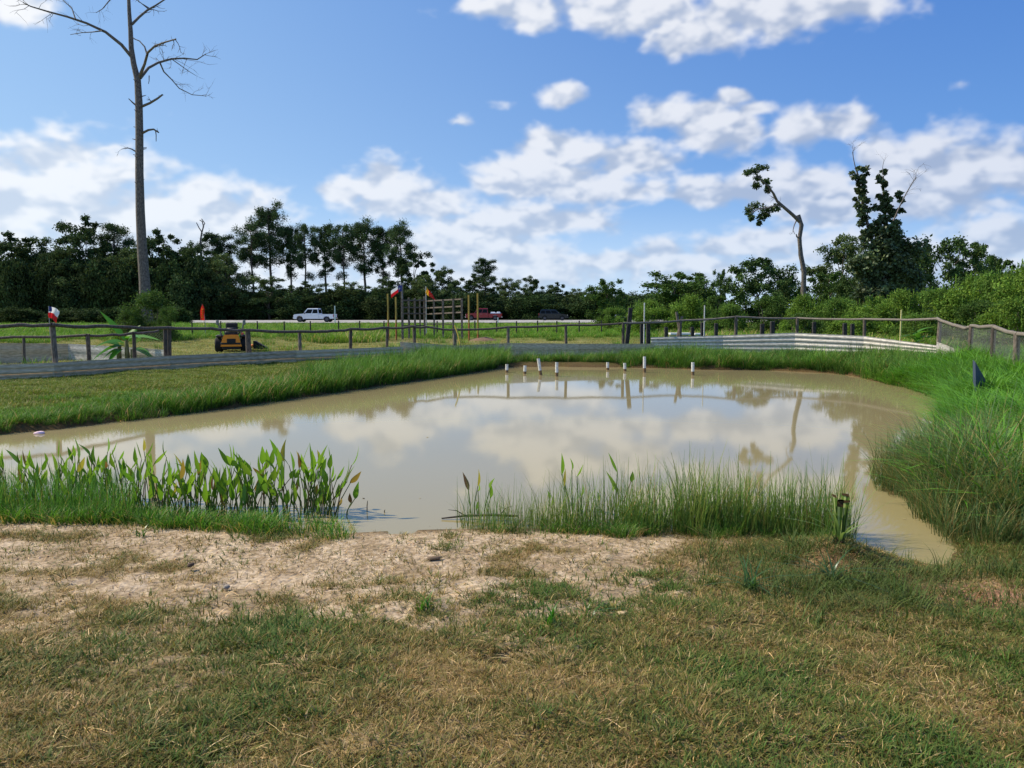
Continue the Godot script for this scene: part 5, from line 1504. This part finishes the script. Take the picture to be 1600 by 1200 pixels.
func vehicle(kind: String, label: String, category: String, paint: Color, p: Vector3, yaw: float, s: float) -> Node3D:
	var t := thing(kind, label, category, p, yaw)
	t.basis = t.basis.scaled(Vector3.ONE * s)
	var body := mat(paint, 0.3)
	body.clearcoat_enabled = true; body.clearcoat = 0.25; body.clearcoat_roughness = 0.08
	var glass := mat(lin(16, 18, 20), 0.2)
	glass.metallic_specular = 0.25
	var dark := mat(lin(30, 30, 32), 0.7)
	var chrome := mat(lin(200, 202, 205), 0.2, 0.9)
	var lamp := mat(lin(226, 226, 222), 0.15)
	var rear := mat(lin(170, 24, 22), 0.25)
	var truck := kind == "pickup_truck"
	var W := 1.96 if truck else 1.88
	var I := Transform3D()
	var b := Buf.new()
	var side := PackedVector2Array()
	var wr := 0.42 if truck else 0.37
	var fx := 2.08 if truck else 1.42
	var rx := -1.98 if truck else -1.36
	if truck:       # front is +x
		side.append_array([Vector2(-3.02, 0.62), Vector2(-2.98, 0.52)] + [Vector2(rx - wr * 1.2, 0.5)] + arch(rx, 0.46, wr * 1.18) + [Vector2(rx + wr * 1.2, 0.42), Vector2(fx - wr * 1.2, 0.42)] + arch(fx, 0.46, wr * 1.18) + [Vector2(fx + wr * 1.2, 0.44), Vector2(2.92, 0.46), Vector2(3.02, 0.6), Vector2(3.0, 1.02), Vector2(2.86, 1.14), Vector2(2.3, 1.2), Vector2(1.6, 1.24), Vector2(-0.78, 1.22), Vector2(-0.78, 1.17), Vector2(-3.0, 1.17)])
	else:
		side.append_array([Vector2(-2.34, 0.52), Vector2(-2.26, 0.4)] + [Vector2(rx - wr * 1.18, 0.36)] + arch(rx, 0.38, wr * 1.15) + [Vector2(rx + wr * 1.18, 0.3), Vector2(fx - wr * 1.18, 0.3)] + arch(fx, 0.38, wr * 1.15) + [Vector2(fx + wr * 1.18, 0.34), Vector2(2.26, 0.4), Vector2(2.36, 0.56), Vector2(2.3, 0.82), Vector2(2.0, 0.95), Vector2(1.16, 1.06), Vector2(-2.2, 1.1), Vector2(-2.34, 0.98)])
	if truck:
		# the cab end is full width, the bed is open: two sides, floor, tailgate and headboard
		var front := PackedVector2Array(); var bed := PackedVector2Array()
		front = Geometry2D.intersect_polygons(side, PackedVector2Array([Vector2(-0.82, 0), Vector2(4, 0), Vector2(4, 3), Vector2(-0.82, 3)]))[0]
		bed = Geometry2D.intersect_polygons(side, PackedVector2Array([Vector2(-4, 0), Vector2(-0.86, 0), Vector2(-0.86, 3), Vector2(-4, 3)]))[0]
		b.extr(I, front, -W / 2, W / 2)
		obj("body", b, body, t)
		b = Buf.new()
		b.extr(I, bed, W / 2 - 0.1, W / 2)
		b.extr(I, bed, -W / 2, -W / 2 + 0.1)
		b.box(at(Vector3(-1.93, 0.74, 0)), Vector3(2.1, 0.06, W - 0.21))
		b.box(at(Vector3(-0.9, 0.95, 0)), Vector3(0.05, 0.44, W - 0.21))
		obj("cargo_bed", b, body, t)
		b = Buf.new()
		b.box(at(Vector3(-3.01, 0.93, 0)), Vector3(0.07, 0.52, W - 0.24), 0.02)
		b.box(at(Vector3(-3.05, 1.06, 0)), Vector3(0.03, 0.05, 0.25), 0.01)
		obj("tailgate", b, body, t)
	else:
		b.extr(I, side, -W / 2, W / 2)
		obj("body", b, body, t)
	# cab: a frustum, with windows proud of its faces
	var y0 := 1.2 if truck else 1.05
	var y1 := 1.98 if truck else 1.66
	var xa := -0.78 if truck else -2.2; var xb := 1.62 if truck else 1.15
	var ta := -0.66 if truck else -1.98; var tb := 0.98 if truck else 0.42
	var w0 := W / 2 - 0.03; var w1 := W / 2 - 0.2
	var c := [Vector3(xa, y0, w0), Vector3(xb, y0, w0), Vector3(tb, y1, w1), Vector3(ta, y1, w1), Vector3(xa, y0, -w0), Vector3(xb, y0, -w0), Vector3(tb, y1, -w1), Vector3(ta, y1, -w1)]
	b = Buf.new()
	b.poly([c[0], c[1], c[2], c[3]]); b.poly([c[5], c[4], c[7], c[6]]); b.poly([c[1], c[5], c[6], c[2]]); b.poly([c[4], c[0], c[3], c[7]])
	var mid := [Vector3(lerpf(ta, tb, 0.04), y1 + 0.06, w1 - 0.1), Vector3(lerpf(ta, tb, 0.94), y1 + 0.05, w1 - 0.1)]
	var r := [mid[0], mid[1], Vector3(mid[1].x, mid[1].y, -mid[1].z), Vector3(mid[0].x, mid[0].y, -mid[0].z)]
	b.poly([r[0], r[1], r[2], r[3]]); b.poly([c[3], c[2], r[1], r[0]]); b.poly([c[2], c[6], r[2], r[1]]); b.poly([c[6], c[7], r[3], r[2]]); b.poly([c[7], c[3], r[0], r[3]])
	obj("cab" if truck else "roof", b, body, t)
	for q in [[[c[0], c[1], c[2], c[3]], 1], [[c[5], c[4], c[7], c[6]], -1]]:
		var cuts := [[0.05, 0.42], [0.47, 0.9]] if truck else [[0.05, 0.27], [0.31, 0.58], [0.62, 0.92]]
		for e in cuts:
			var w := Buf.new()
			panel(w, I, quad_at(q[0], e[0] if q[1] > 0 else 1.0 - e[1], e[1] if q[1] > 0 else 1.0 - e[0], 0.12, 0.88), 0.008)
			obj("side_window", w, glass, t)
	var w := Buf.new()
	panel(w, I, quad_at([c[1], c[5], c[6], c[2]], 0.06, 0.94, 0.08, 0.92), 0.008)
	obj("windscreen", w, glass, t)
	w = Buf.new()
	panel(w, I, quad_at([c[4], c[0], c[3], c[7]], 0.08, 0.92, 0.15, 0.88), 0.008)
	obj("rear_window", w, glass, t)
	for sgn in [-1.0, 1.0]:
		for x in [fx, rx]:
			wheel(t, Vector3(x, wr, sgn * (W / 2 - 0.14)), wr, 0.26, lin(88, 88, 92))
		w = Buf.new()
		w.box(at(Vector3(xb - 0.28, y0 + 0.12, sgn * (W / 2 + 0.11))), Vector3(0.12, 0.22, 0.2), 0.03)
		obj("mirror", w, dark if truck else body, t)
		w = Buf.new()
		w.box(at(Vector3(2.97 if truck else 2.24, 0.93 if truck else 0.8, sgn * (W / 2 - 0.22))), Vector3(0.12, 0.24 if truck else 0.16, 0.4), 0.03)
		obj("headlight", w, lamp, t)
		w = Buf.new()
		w.box(at(Vector3(-3.0 if truck else -2.27, 0.95, sgn * (W / 2 - 0.07))), Vector3(0.1, 0.42 if truck else 0.34, 0.16), 0.03)
		obj("tail_light", w, rear, t)
		for x in ([0.62, -0.3] if truck else [0.2, -0.72]):
			w = Buf.new()
			w.box(at(Vector3(x - 0.28, y0 - 0.14, sgn * (W / 2 + 0.012))), Vector3(0.16, 0.035, 0.03), 0.01)
			obj("door_handle", w, chrome if truck else dark, t)
	w = Buf.new()
	w.box(at(Vector3(0.04, 0.43 if truck else 0.33, 0)), Vector3(2.9 if truck else 1.7, 0.1, W + 0.04), 0.02)
	obj("sill", w, dark, t)
	w = Buf.new()
	w.box(at(Vector3(3.04 if truck else 2.36, 0.6 if truck else 0.5, 0)), Vector3(0.16, 0.24, W - 0.06), 0.04)
	obj("front_bumper", w, chrome if truck else dark, t)
	w = Buf.new()
	w.box(at(Vector3(-3.06 if truck else -2.38, 0.6 if truck else 0.52, 0)), Vector3(0.14, 0.2, W - 0.06), 0.04)
	obj("rear_bumper", w, chrome if truck else dark, t)
	w = Buf.new()
	w.box(at(Vector3(3.02 if truck else 2.3, 0.9 if truck else 0.74, 0)), Vector3(0.06, 0.26 if truck else 0.14, W - 0.86), 0.02)
	obj("grille", w, dark, t)
	return t
func vehicles() -> void:
	var spot := func(px: float, d: float) -> Vector3: return Vector3(X(px, d), 0.27, -d)
	vehicle("pickup_truck", "white crew-cab pickup driving left along the near lane of the highway", "pickup truck", lin(226, 228, 232), spot.call(492.5, 116.0), PI - 0.06, 0.97)
	var o: Node3D = vehicle("pickup_truck", "dark red pickup with white load on its bed, driving left", "pickup truck", lin(132, 16, 26), spot.call(756, 134.0), PI - 0.05, 0.99)
	# the load on the red pickup: a white box under straps, a thing of its own
	var b := Buf.new()
	b.box(at(Vector3(0, 0.28, 0)), Vector3(1.7, 0.5, 1.6), 0.05)
	b.box(at(Vector3(0.45, 0.58, 0.1)), Vector3(0.7, 0.16, 1.2), 0.04)
	b.box(at(Vector3(-0.5, 0.6, -0.2)), Vector3(0.5, 0.18, 0.8), 0.04)
	var load_ := obj("wrapped_load", b, mat(lin(214, 220, 226), 0.6))
	load_.transform = o.transform.translated_local(Vector3(-2.0, 0.78, 0))
	tag(load_, "white wrapped load lying on the red pickup's bed", "load")
	vehicle("suv", "black sport utility car driving right on the highway", "car", lin(14, 16, 22), spot.call(864.5, 134.0), -0.05, 1.05)
	# a parked white trailer behind the sapling
	var p := Vector3(X(971, 120), 0.2, -122)
	o = thing("trailer", "small white vehicle half hidden behind the bright sapling's right side", "trailer", p)
	b = Buf.new()
	b.box(at(Vector3(0, 1.15, 0)), Vector3(3.2, 1.5, 1.9), 0.12)
	obj("body", b, mat(lin(226, 228, 230), 0.4), o)
	for x in [-0.9, 0.9]:
		for z in [-0.9, 0.9]: wheel(o, Vector3(x, 0.36, z), 0.36, 0.22, lin(150, 150, 150))
func mower() -> void:
	var base := D(363, 553, 33.0)
	base.y = land(base.x, base.z)
	var t := thing("ride_on_mower", "orange ride-on mower seen from behind, parked behind the left fence", "mower", base, 0.24)
	var orange := mat(lin(240, 142, 28), 0.4)
	var black := mat(lin(26, 26, 28), 0.6)
	var rubber := mat(lin(28, 28, 29), 0.9)
	var steel := mat(lin(120, 122, 120), 0.5, 0.5)
	# local axes: -z is the way it drives, +z is its back
	for s in [-1.0, 1.0]:
		var b := Buf.new()
		b.lathe(Transform3D(Basis(Vector3.BACK, PI / 2), Vector3(s * 0.5, 0.3, 0)), [Vector2(0.12, -0.15), Vector2(0.26, -0.15), Vector2(0.30, -0.1), Vector2(0.30, 0.1), Vector2(0.26, 0.15), Vector2(0.12, 0.15)], 26)
		obj("rear_wheel", b, rubber, t)
		b = Buf.new()
		b.lathe(Transform3D(Basis(Vector3.BACK, PI / 2), Vector3(s * 0.42, 0.15, -1.45)), [Vector2(0.04, -0.07), Vector2(0.14, -0.07), Vector2(0.15, -0.03), Vector2(0.15, 0.03), Vector2(0.14, 0.07), Vector2(0.04, 0.07)], 20)
		b.tube([Vector3(s * 0.42, 0.15, -1.45), Vector3(s * 0.42, 0.4, -1.4)], [0.025, 0.03], 8)
		obj("front_wheel", b, rubber, t)
		b = Buf.new()
		b.box(at(Vector3(s * 0.47, 0.66, 0.02)), Vector3(0.26, 0.1, 0.62), 0.04)
		obj("fender", b, black, t)
		b = Buf.new()
		b.tube([Vector3(s * 0.36, 0.5, 0.12), Vector3(s * 0.42, 0.85, 0.14), Vector3(s * 0.52, 1.3, 0.2)], [0.035, 0.035, 0.035], 8)
		b.box(at(Vector3(s * 0.52, 1.22, 0.19)), Vector3(0.11, 0.2, 0.1), 0.02)
		obj("roll_bar", b, steel, t)
		b = Buf.new()
		b.tube([Vector3(s * 0.3, 0.5, -0.45), Vector3(s * 0.34, 0.95, -0.5), Vector3(s * 0.14, 1.02, -0.5)], [0.018, 0.018, 0.022], 8)
		obj("steering_lever", b, black, t)
	var b := Buf.new()
	b.extr(Transform3D(Basis(), Vector3(0, 0, 0.28)), PackedVector2Array([Vector2(-0.40, 0.24), Vector2(0.42, 0.24), Vector2(0.36, 0.46), Vector2(0.30, 0.68), Vector2(0.26, 0.72), Vector2(-0.24, 0.72), Vector2(-0.28, 0.68), Vector2(-0.36, 0.46)]), 0.0, 0.16)
	obj("engine_guard", b, orange, t)
	b = Buf.new()
	b.box(at(Vector3(0.02, 0.46, 0.455)), Vector3(0.34, 0.2, 0.03), 0.01)
	for k in 5: b.box(at(Vector3(0.02, 0.39 + k * 0.035, 0.475)), Vector3(0.3, 0.012, 0.02))
	obj("engine_grille", b, black, t)
	b = Buf.new()
	b.box(at(Vector3(0, 0.7, 0.1)), Vector3(0.5, 0.36, 0.42), 0.06)
	b.lathe(at(Vector3(0, 0.86, 0.1)), [Vector2(0.2, 0.0), Vector2(0.2, 0.1), Vector2(0.16, 0.14), Vector2(0.0, 0.15)], 20)
	b.tube([Vector3(0.24, 0.74, 0.3), Vector3(0.34, 0.8, 0.34), Vector3(0.34, 0.92, 0.34)], [0.04, 0.04, 0.035], 8)
	obj("engine", b, black, t)
	b = Buf.new()
	b.box(at(Vector3(0, 0.36, -0.5)), Vector3(0.8, 0.12, 1.9), 0.03)
	b.box(at(Vector3(0, 0.18, 0.3)), Vector3(0.72, 0.12, 0.2), 0.03)
	obj("frame", b, black, t)
	b = Buf.new()
	b.box(at(Vector3(0, 0.74, -0.34)), Vector3(0.5, 0.12, 0.46), 0.05)
	b.box(Transform3D(Basis(Vector3.RIGHT, 0.16), Vector3(0, 0.98, -0.14)), Vector3(0.48, 0.46, 0.1), 0.05)
	obj("seat", b, mat(lin(38, 36, 36), 0.6), t)
	b = Buf.new()
	b.box(at(Vector3(0.1, 0.2, -0.8)), Vector3(1.4, 0.14, 0.8), 0.04)
	obj("mower_deck", b, orange, t)
	b = Buf.new()
	b.extr(Transform3D(Basis(), Vector3(0.8, 0, -1.0)), PackedVector2Array([Vector2(0, 0.1), Vector2(0.62, 0.06), Vector2(0.55, 0.14), Vector2(0.1, 0.42), Vector2(0, 0.42)]), 0.0, 0.55)
	obj("discharge_chute", b, rubber, t)
	b = Buf.new()
	b.lathe(at(Vector3(0.46, 0.72, 0.26)), [Vector2(0.0, 0.0), Vector2(0.05, 0.0), Vector2(0.05, 0.07), Vector2(0.0, 0.08)], 14)
	obj("fuel_cap", b, mat(lin(200, 90, 70), 0.5), t)
# ---------------------------------------------------------------- single plants and small things
func lance(b: Buf, base: Vector3, dir: Vector3, face: Vector3, length: float, width: float, c: Color, bend := 0.2) -> void:
	# a lance-shaped leaf with a keel, along dir, its upper side towards face
	var side := dir.cross(face).normalized()
	var up := side.cross(dir).normalized()
	var s := b.v.size()
	var segs := 7
	var wd := [0.10, 0.62, 0.95, 1.0, 0.86, 0.62, 0.32, 0.0]
	for i in segs + 1:
		var t := float(i) / segs
		var p := base + dir * (length * t) - up * (bend * length * t * t)
		var w: float = wd[i] * width * 0.5
		b.col = c * lerpf(0.92, 1.08, t)
		var nr := (up - side * 0.35).normalized(); var nl := (up + side * 0.35).normalized()
		b.pt(p + side * w + up * w * 0.35, nl * 1.0); b.pt(p, up); b.pt(p - side * w + up * w * 0.35, nr * 1.0)
	for i in segs:
		var a := s + i * 3
		b.tri(a, a + 4, a + 1); b.tri(a, a + 3, a + 4)
		b.tri(a + 1, a + 5, a + 2); b.tri(a + 1, a + 4, a + 5)
func clump(px: float, py: float, wide: float, count: int, tall: float, seed_: int, label: String, lush := 1.0) -> void:
	var k := RandomNumberGenerator.new()
	k.seed = seed_
	var c0 := P(px, py, 0.0)
	var t := thing("broadleaf_water_plant", label, "water plant", Vector3(c0.x, -0.05, c0.z), 0.0, "broad-leaved water plants in the shallows at the left")
	for i in count:
		var x := (k.randi() % 5 - 2) * wide * 0.24 + k.randfn() * wide * 0.09; var z := k.randf_range(-0.22, 0.22)
		var h := tall * (0.35 + 0.7 * k.randf())
		if k.randf() < 0.2: h *= 0.6
		var lean := Vector3(x * 0.35 / maxf(wide, 0.1) + k.randfn() * 0.24, 1.0, k.randfn() * 0.2).normalized()
		var top := Vector3(x, 0, z) + lean * h
		var b := Buf.new()
		b.col = (lin(92, 112, 52) if k.randf() < 0.8 else lin(120, 92, 60)) * k.randf_range(0.8, 1.2)
		var mid := Vector3(x, 0, z).lerp(top, 0.5) + Vector3(k.randfn(), 0, k.randfn()) * 0.012
		b.tube([Vector3(x, -0.12, z), mid, top], [0.0062, 0.005, 0.0036], 6, false)
		obj("stalk", b, M.stalk, t)
		b = Buf.new()
		var c := lin(104, 152, 42).lerp(lin(136, 172, 60), k.randf()) * k.randf_range(0.75, 1.2)
		if k.randf() < 0.1: c = [lin(150, 128, 62), lin(120, 92, 56), lin(168, 160, 70)][k.randi() % 3]
		var a := k.randf() * TAU
		var d := (lean + Vector3(cos(a), 0, sin(a)) * k.randf_range(0.05, 0.75)).normalized()
		lance(b, top - d * 0.01, d, Vector3(cos(a) * 0.6, 0.25, sin(a) * 0.6) + Vector3(0.2, 0, 0.3), k.randf_range(0.10, 0.25) * lush, k.randf_range(0.03, 0.066) * lush, c, k.randf_range(-0.15, 0.55))
		obj("leaf", b, M.leaf, t)
func water_plants() -> void:
	M.leaf = leafy(0.32, 0.9)
	M.leaf.metallic_specular = 0.5
	M.stalk = leafy(0.5, 0.2)
	clump(478, 800, 0.46, 61, 0.56, 1, "clump of broad-leaved water plants standing apart in the water, rightmost", 1.0)
	clump(520, 808, 0.18, 11, 0.36, 2, "few sparse broad-leaved stalks at the right side of the rightmost clump", 0.9)
	clump(412, 798, 0.34, 28, 0.52, 3, "broad-leaved clump just left of the rightmost one", 1.0)
	clump(358, 800, 0.42, 50, 0.5, 4, "dense broad-leaved clump with upright bright leaves at mid-left", 1.05)
	clump(300, 800, 0.42, 47, 0.46, 5, "dense broad-leaved clump above the brightest green mat", 1.05)
	clump(252, 796, 0.3, 25, 0.42, 6, "thin broad-leaved clump left of the two dense ones", 1.0)
	clump(202, 786, 0.42, 42, 0.56, 7, "tall loose broad-leaved clump before the fence's mirror image", 0.9)
	clump(140, 786, 0.46, 36, 0.5, 8, "broad-leaved clump among thin grass at far left", 0.9)
	clump(84, 784, 0.42, 33, 0.5, 9, "broad-leaved clump near the photo's left edge", 0.9)
	clump(25, 784, 0.46, 39, 0.46, 10, "broad-leaved clump mixed with grass at the photo's left edge", 0.9)
	clump(-50, 784, 0.46, 28, 0.46, 11, "broad-leaved clump beyond the photo's left edge", 0.9)
	clump(748, 810, 0.16, 6, 0.48, 12, "three-leaved stalks at the left end of the tall reeds", 0.9)
	clump(890, 806, 0.42, 8, 0.46, 13, "broad leaves half hidden among the tall reeds left of centre", 0.9)
	clump(975, 806, 0.2, 4, 0.48, 14, "tall broad leaf with a curled tip among the reeds", 0.95)
	# small plants in the lawn
	var small := func(px: float, py: float, count: int, h: float, w: float, lean: Vector2, c: Color, label: String, called: String):
		var p := P(px, py, 0.25)
		p.y = land(p.x, p.z)
		p = P(px, py, p.y)
		var t := thing(called, label, "plant", Vector3(p.x, land(p.x, p.z), p.z))
		var k := RandomNumberGenerator.new()
		k.seed = int(px)
		for i in count:
			var b := Buf.new()
			var e := k.randf_range(0.75, 1.2)
			b.blade(Vector3(k.randfn() * 0.02, -0.01, k.randfn() * 0.02), i * 2.4 + k.randf(), 1.35 * h * k.randf_range(0.6, 1.05), k.randf_range(lean.x, lean.y), w, c * (e * 0.75), c * e, 5)
			obj("leaf", b, M.leaf, t)
	small.call(664, 950, 15, 0.12, 0.010, Vector2(0.2, 0.9), lin(92, 150, 42), "small bright green tuft in the dry lawn, left of centre", "grass_tuft")
	small.call(862, 974, 14, 0.13, 0.014, Vector2(0.1, 0.8), lin(84, 150, 40), "small bright leafy rosette in the lawn below the reeds", "weed")
	small.call(922, 962, 18, 0.14, 0.007, Vector2(0.5, 1.6), lin(92, 128, 56), "spreading grass tuft right of the bright rosette", "grass_tuft")
	small.call(1172, 915, 22, 0.2, 0.012, Vector2(0.6, 1.9), lin(84, 122, 62), "sprawling grey-green grass tuft left of the mound", "grass_tuft")
	small.call(1300, 905, 22, 0.22, 0.012, Vector2(0.7, 1.9), lin(70, 108, 66), "sprawling dark green tuft at the mound's foot", "grass_tuft")
	small.call(1384, 1160, 7, 0.06, 0.02, Vector2(0.6, 1.6), lin(90, 150, 60), "small bright weed near the bottom right", "weed")
	small.call(590, 905, 12, 0.09, 0.006, Vector2(0.4, 1.3), lin(104, 122, 60), "thin tuft on the bare sand, left of centre", "grass_tuft")
	small.call(220, 838, 14, 0.1, 0.009, Vector2(0.4, 1.3), lin(84, 124, 48), "green tuft on the sand below the left water plants", "grass_tuft")
	# the cut-off striped plant on its mound
	var p := P(1312, 845, 0.2)
	p.y = land(p.x, p.z) - 0.01
	var t := thing("cut_plant", "cut-off thick-stemmed plant with narrow spiky leaves on the mound", "plant", p)
	t.scale = Vector3(1.6, 1.3, 1.6)
	var b := Buf.new()
	var st := [lin(120, 150, 66), lin(186, 200, 126), lin(70, 96, 44), lin(104, 136, 58), lin(190, 204, 132), lin(84, 112, 50)]
	for i in 7:       # sword leaves cut square at the top
		b = Buf.new()
		var a := i * 0.9 + 0.3
		var d := Vector3(cos(a), 0, sin(a))
		var sd := Vector3(-sin(a), 0, cos(a))
		var hh := 0.28 - 0.025 * (i % 3)
		b.col = st[i % 6]
		var low := d * 0.012; var high := d * (0.032 + 0.004 * (i % 2)) + Vector3(0, hh, 0)
		for e in 4:
			var u0 := -1.0 + e * 0.5; var u1 := u0 + 0.5
			var bow := func(u: float) -> Vector3: return -d * (0.006 * (1.0 - u * u))
			b.col = st[(i + e) % 6]
			b.poly([low + sd * (0.015 * u0), low + sd * (0.015 * u1), high + sd * (0.020 * u1) + bow.call(u1) * -1.0, high + sd * (0.020 * u0) + bow.call(u0) * -1.0])
		b.col = lin(92, 72, 50)
		b.poly([high - sd * 0.02, high + sd * 0.02, high + sd * 0.018 + Vector3(0, 0.016, 0), high - sd * 0.018 + Vector3(0, 0.013, 0)])
		obj("cut_leaf", b, M.leaf, t)
	b = Buf.new()
	b.col = lin(70, 56, 42)
	b.tube([Vector3(0, -0.03, 0), Vector3(0, 0.12, 0), Vector3(0, 0.26, 0)], [0.024, 0.016, 0.016], 10)
	obj("core", b, M.stalk, t)
	for q in [[3.0, 0.25, 0.5], [2.7, 0.27, 0.25], [3.4, 0.2, 0.9], [0.3, 0.23, 0.3], [3.2, 0.23, 1.4], [0.1, 0.2, 0.6], [1.2, 0.2, 0.7], [4.4, 0.22, 0.5], [5.2, 0.18, 1.0], [2.2, 0.24, 0.6], [5.9, 0.16, 1.3], [1.8, 0.18, 1.2]]:
		b = Buf.new()
		b.blade(Vector3(cos(q[0]) * 0.015, 0, sin(q[0]) * 0.015), q[0], q[1] * 1.1, q[2] * 0.8, 0.014, lin(120, 146, 76), lin(150, 176, 100), 6)
		obj("leaf", b, M.leaf, t)
	# banana plant in the second pen
	p = D(195, 560, 25.0)
	p.y = land(p.x, p.z)
	t = thing("banana_plant", "banana plant with broad arching leaves in the second pen at left", "banana plant", p)
	var stemm := grain(mat(Color.WHITE, 0.7), noise_tex(0.02, Color8(92, 84, 56), Color8(140, 132, 88), 121, 256), Vector3(3, 1, 3))
	for q in [[-0.18, 0.62], [0.1, 0.8], [0.3, 0.5]]:
		b = Buf.new()
		b.tube([Vector3(q[0], -0.1, 0), Vector3(q[0] * 0.9, q[1] * 0.5, 0.02), Vector3(q[0] * 0.8, q[1], 0.0)], [0.085, 0.07, 0.05], 9)
		obj("stem", b, stemm, t)
	var green := lin(86, 146, 44)
	# each leaf: from a stem top towards a pixel-free local point, with its droop
	for q in [[Vector3(0.05, 0.75, 0), Vector3(-0.62, 0.95, 0.1), 0.1, 1.2], [Vector3(0.0, 0.7, 0), Vector3(-1.0, 0.28, 0.1), 0.55, 1.0], [Vector3(0.1, 0.78, 0), Vector3(0.75, 0.42, 0.2), 0.6, 0.95], [Vector3(0.1, 0.78, 0), Vector3(0.4, 0.5, 0.5), 0.7, 0.8], [Vector3(0.0, 0.6, 0), Vector3(-0.6, 0.05, 0.5), 0.6, 0.9], [Vector3(-0.15, 0.6, 0), Vector3(-0.9, 0.42, -0.3), 0.5, 0.9], [Vector3(0.25, 0.5, 0), Vector3(0.7, 0.1, 0.3), 0.7, 0.8], [Vector3(0.0, 0.5, 0.1), Vector3(-0.25, -0.15, 0.5), 0.5, 0.65], [Vector3(0.1, 0.7, 0), Vector3(0.1, 0.8, -0.6), 0.3, 0.9], [Vector3(-0.1, 0.5, 0.05), Vector3(-0.75, -0.2, 0.2), 0.3, 0.6]]:
		b = Buf.new()
		var d: Vector3 = q[1].normalized()
		lance(b, q[0], d, Vector3(0, 1, 0.35), q[3], 0.25, green * rng.randf_range(0.75, 1.15), q[2])
		obj("leaf", b, M.leaf, t)
	# a young plant with pale leaves behind the right barrier
	p = D(1432, 522, 31.0)
	p.y = land(p.x, p.z)
	t = thing("leafy_plant", "young plant with bright drooping leaves behind the barrier's right end", "plant", p)
	for i in 14:
		b = Buf.new()
		var a := i * 2.4
		var d := Vector3(cos(a), rng.randf_range(0.3, 1.2), sin(a) * 0.6).normalized()
		lance(b, Vector3(rng.randfn() * 0.12, 0.35 + 0.03 * i, rng.randfn() * 0.1), d, Vector3.UP, rng.randf_range(0.4, 0.8), 0.2, lin(96, 150, 50) * rng.randf_range(0.8, 1.2), 0.45)
		obj("leaf", b, M.leaf, t)
	# odds and ends
	var bit := func(called: String, label: String, category: String, px: float, py: float, size: Vector3, c: Color, yaw: float):
		var w := P(px, py, 0.2)
		if land(w.x, w.z) < 0.0: w = P(px, py, 0.0)
		else: w = P(px, py, land(w.x, w.z))
		var bb := Buf.new()
		bb.lathe(at(Vector3.ZERO), [Vector2(0, -0.5), Vector2(0.42, -0.36), Vector2(0.5, 0.0), Vector2(0.38, 0.34), Vector2(0.15, 0.46), Vector2(0, 0.48)], 12)
		for i in bb.v.size():
			var n := n_mid.get_noise_3d(bb.v[i].x * 6.0 + px, bb.v[i].y * 6.0, bb.v[i].z * 6.0)
			bb.v[i] = bb.v[i] * (1.0 + 0.5 * n) * size
			bb.n[i] = (bb.n[i] / size).normalized()
		var o := obj(called, bb, mat(c, 0.8))
		o.position = w + Vector3(0, size.y * 0.25, 0)
		o.rotation.y = yaw
		tag(o, label, category)
	bit.call("clod", "dark clod lying on the bare sand at the centre", "clod", 679, 873, Vector3(0.13, 0.025, 0.05), lin(112, 92, 68), 0.3)
	bit.call("pebble", "small grey pebble on the sand at left", "pebble", 354, 919, Vector3(0.045, 0.03, 0.035), lin(150, 140, 126), 0.9)
	bit.call("clod", "small dark clod on the sand left of the pebble", "clod", 298, 884, Vector3(0.05, 0.03, 0.04), lin(88, 70, 52), 0.9)
	bit.call("litter_cup", "pinkish white scrap of litter floating at the left bank's edge", "litter", 62, 678, Vector3(0.16, 0.06, 0.09), lin(240, 206, 214), 0.3)
	bit.call("leaf_scrap", "pale dry leaf lying in the lawn right of the small tufts", "dry leaf", 972, 958, Vector3(0.07, 0.012, 0.05), lin(206, 176, 132), 0.7)
	for q in [[573, 798, 0.10, "thin bare twig standing in the water right of the water plants"], [600, 801, 0.03, "stub of a stick breaking the water below the pond's middle"]]:
		var w := P(q[0], q[1], 0.0)
		b = Buf.new()
		b.tube([Vector3(0, -0.2, 0), Vector3(0.004, q[2] * 0.5, 0), Vector3(0.01, q[2], 0)], [0.006, 0.005, 0.003], 5)
		var o := obj("twig", b, mat(lin(92, 76, 56), 0.85))
		o.position = w
		tag(o, q[3], "twig")
	t = thing("dead_branch", "dark dead branch lying in the shallow water at the reeds' left end", "branch", P(760, 812, 0.0))
	b = Buf.new()
	b.tube([Vector3(-0.42, 0.012, 0.0), Vector3(-0.2, 0.03, -0.03), Vector3(0.05, 0.05, 0.02), Vector3(0.3, 0.045, 0.04)], [0.007, 0.011, 0.013, 0.009], 7, true, 0.1)
	obj("bough", b, mat(lin(72, 62, 52), 0.85), t)
	for q in [[-0.2, -0.35, 0.09, 0.06], [0.05, 0.0, 0.12, -0.12], [0.12, 0.24, 0.13, 0.08], [-0.05, -0.22, 0.02, 0.12]]:
		b = Buf.new()
		b.tube([Vector3(q[0], 0.04, 0), Vector3(lerpf(q[0], q[1], 0.5), 0.04 + q[2] * 0.6, q[3] * 0.5), Vector3(q[1], 0.02 + q[2], q[3])], [0.006, 0.004, 0.002], 5)
		obj("side_twig", b, mat(lin(72, 62, 52), 0.85), t)

func _ready() -> void:
	_noises()
	stage()
	build_sdf()
	ground()
	water()
	road()
	var t0 := Time.get_ticks_msec()
	barrier()
	rails()
	trees()
	dead_trees()
	posts()
	lattice()
	flags()
	vehicles()
	mower()
	water_plants()
	grasses()
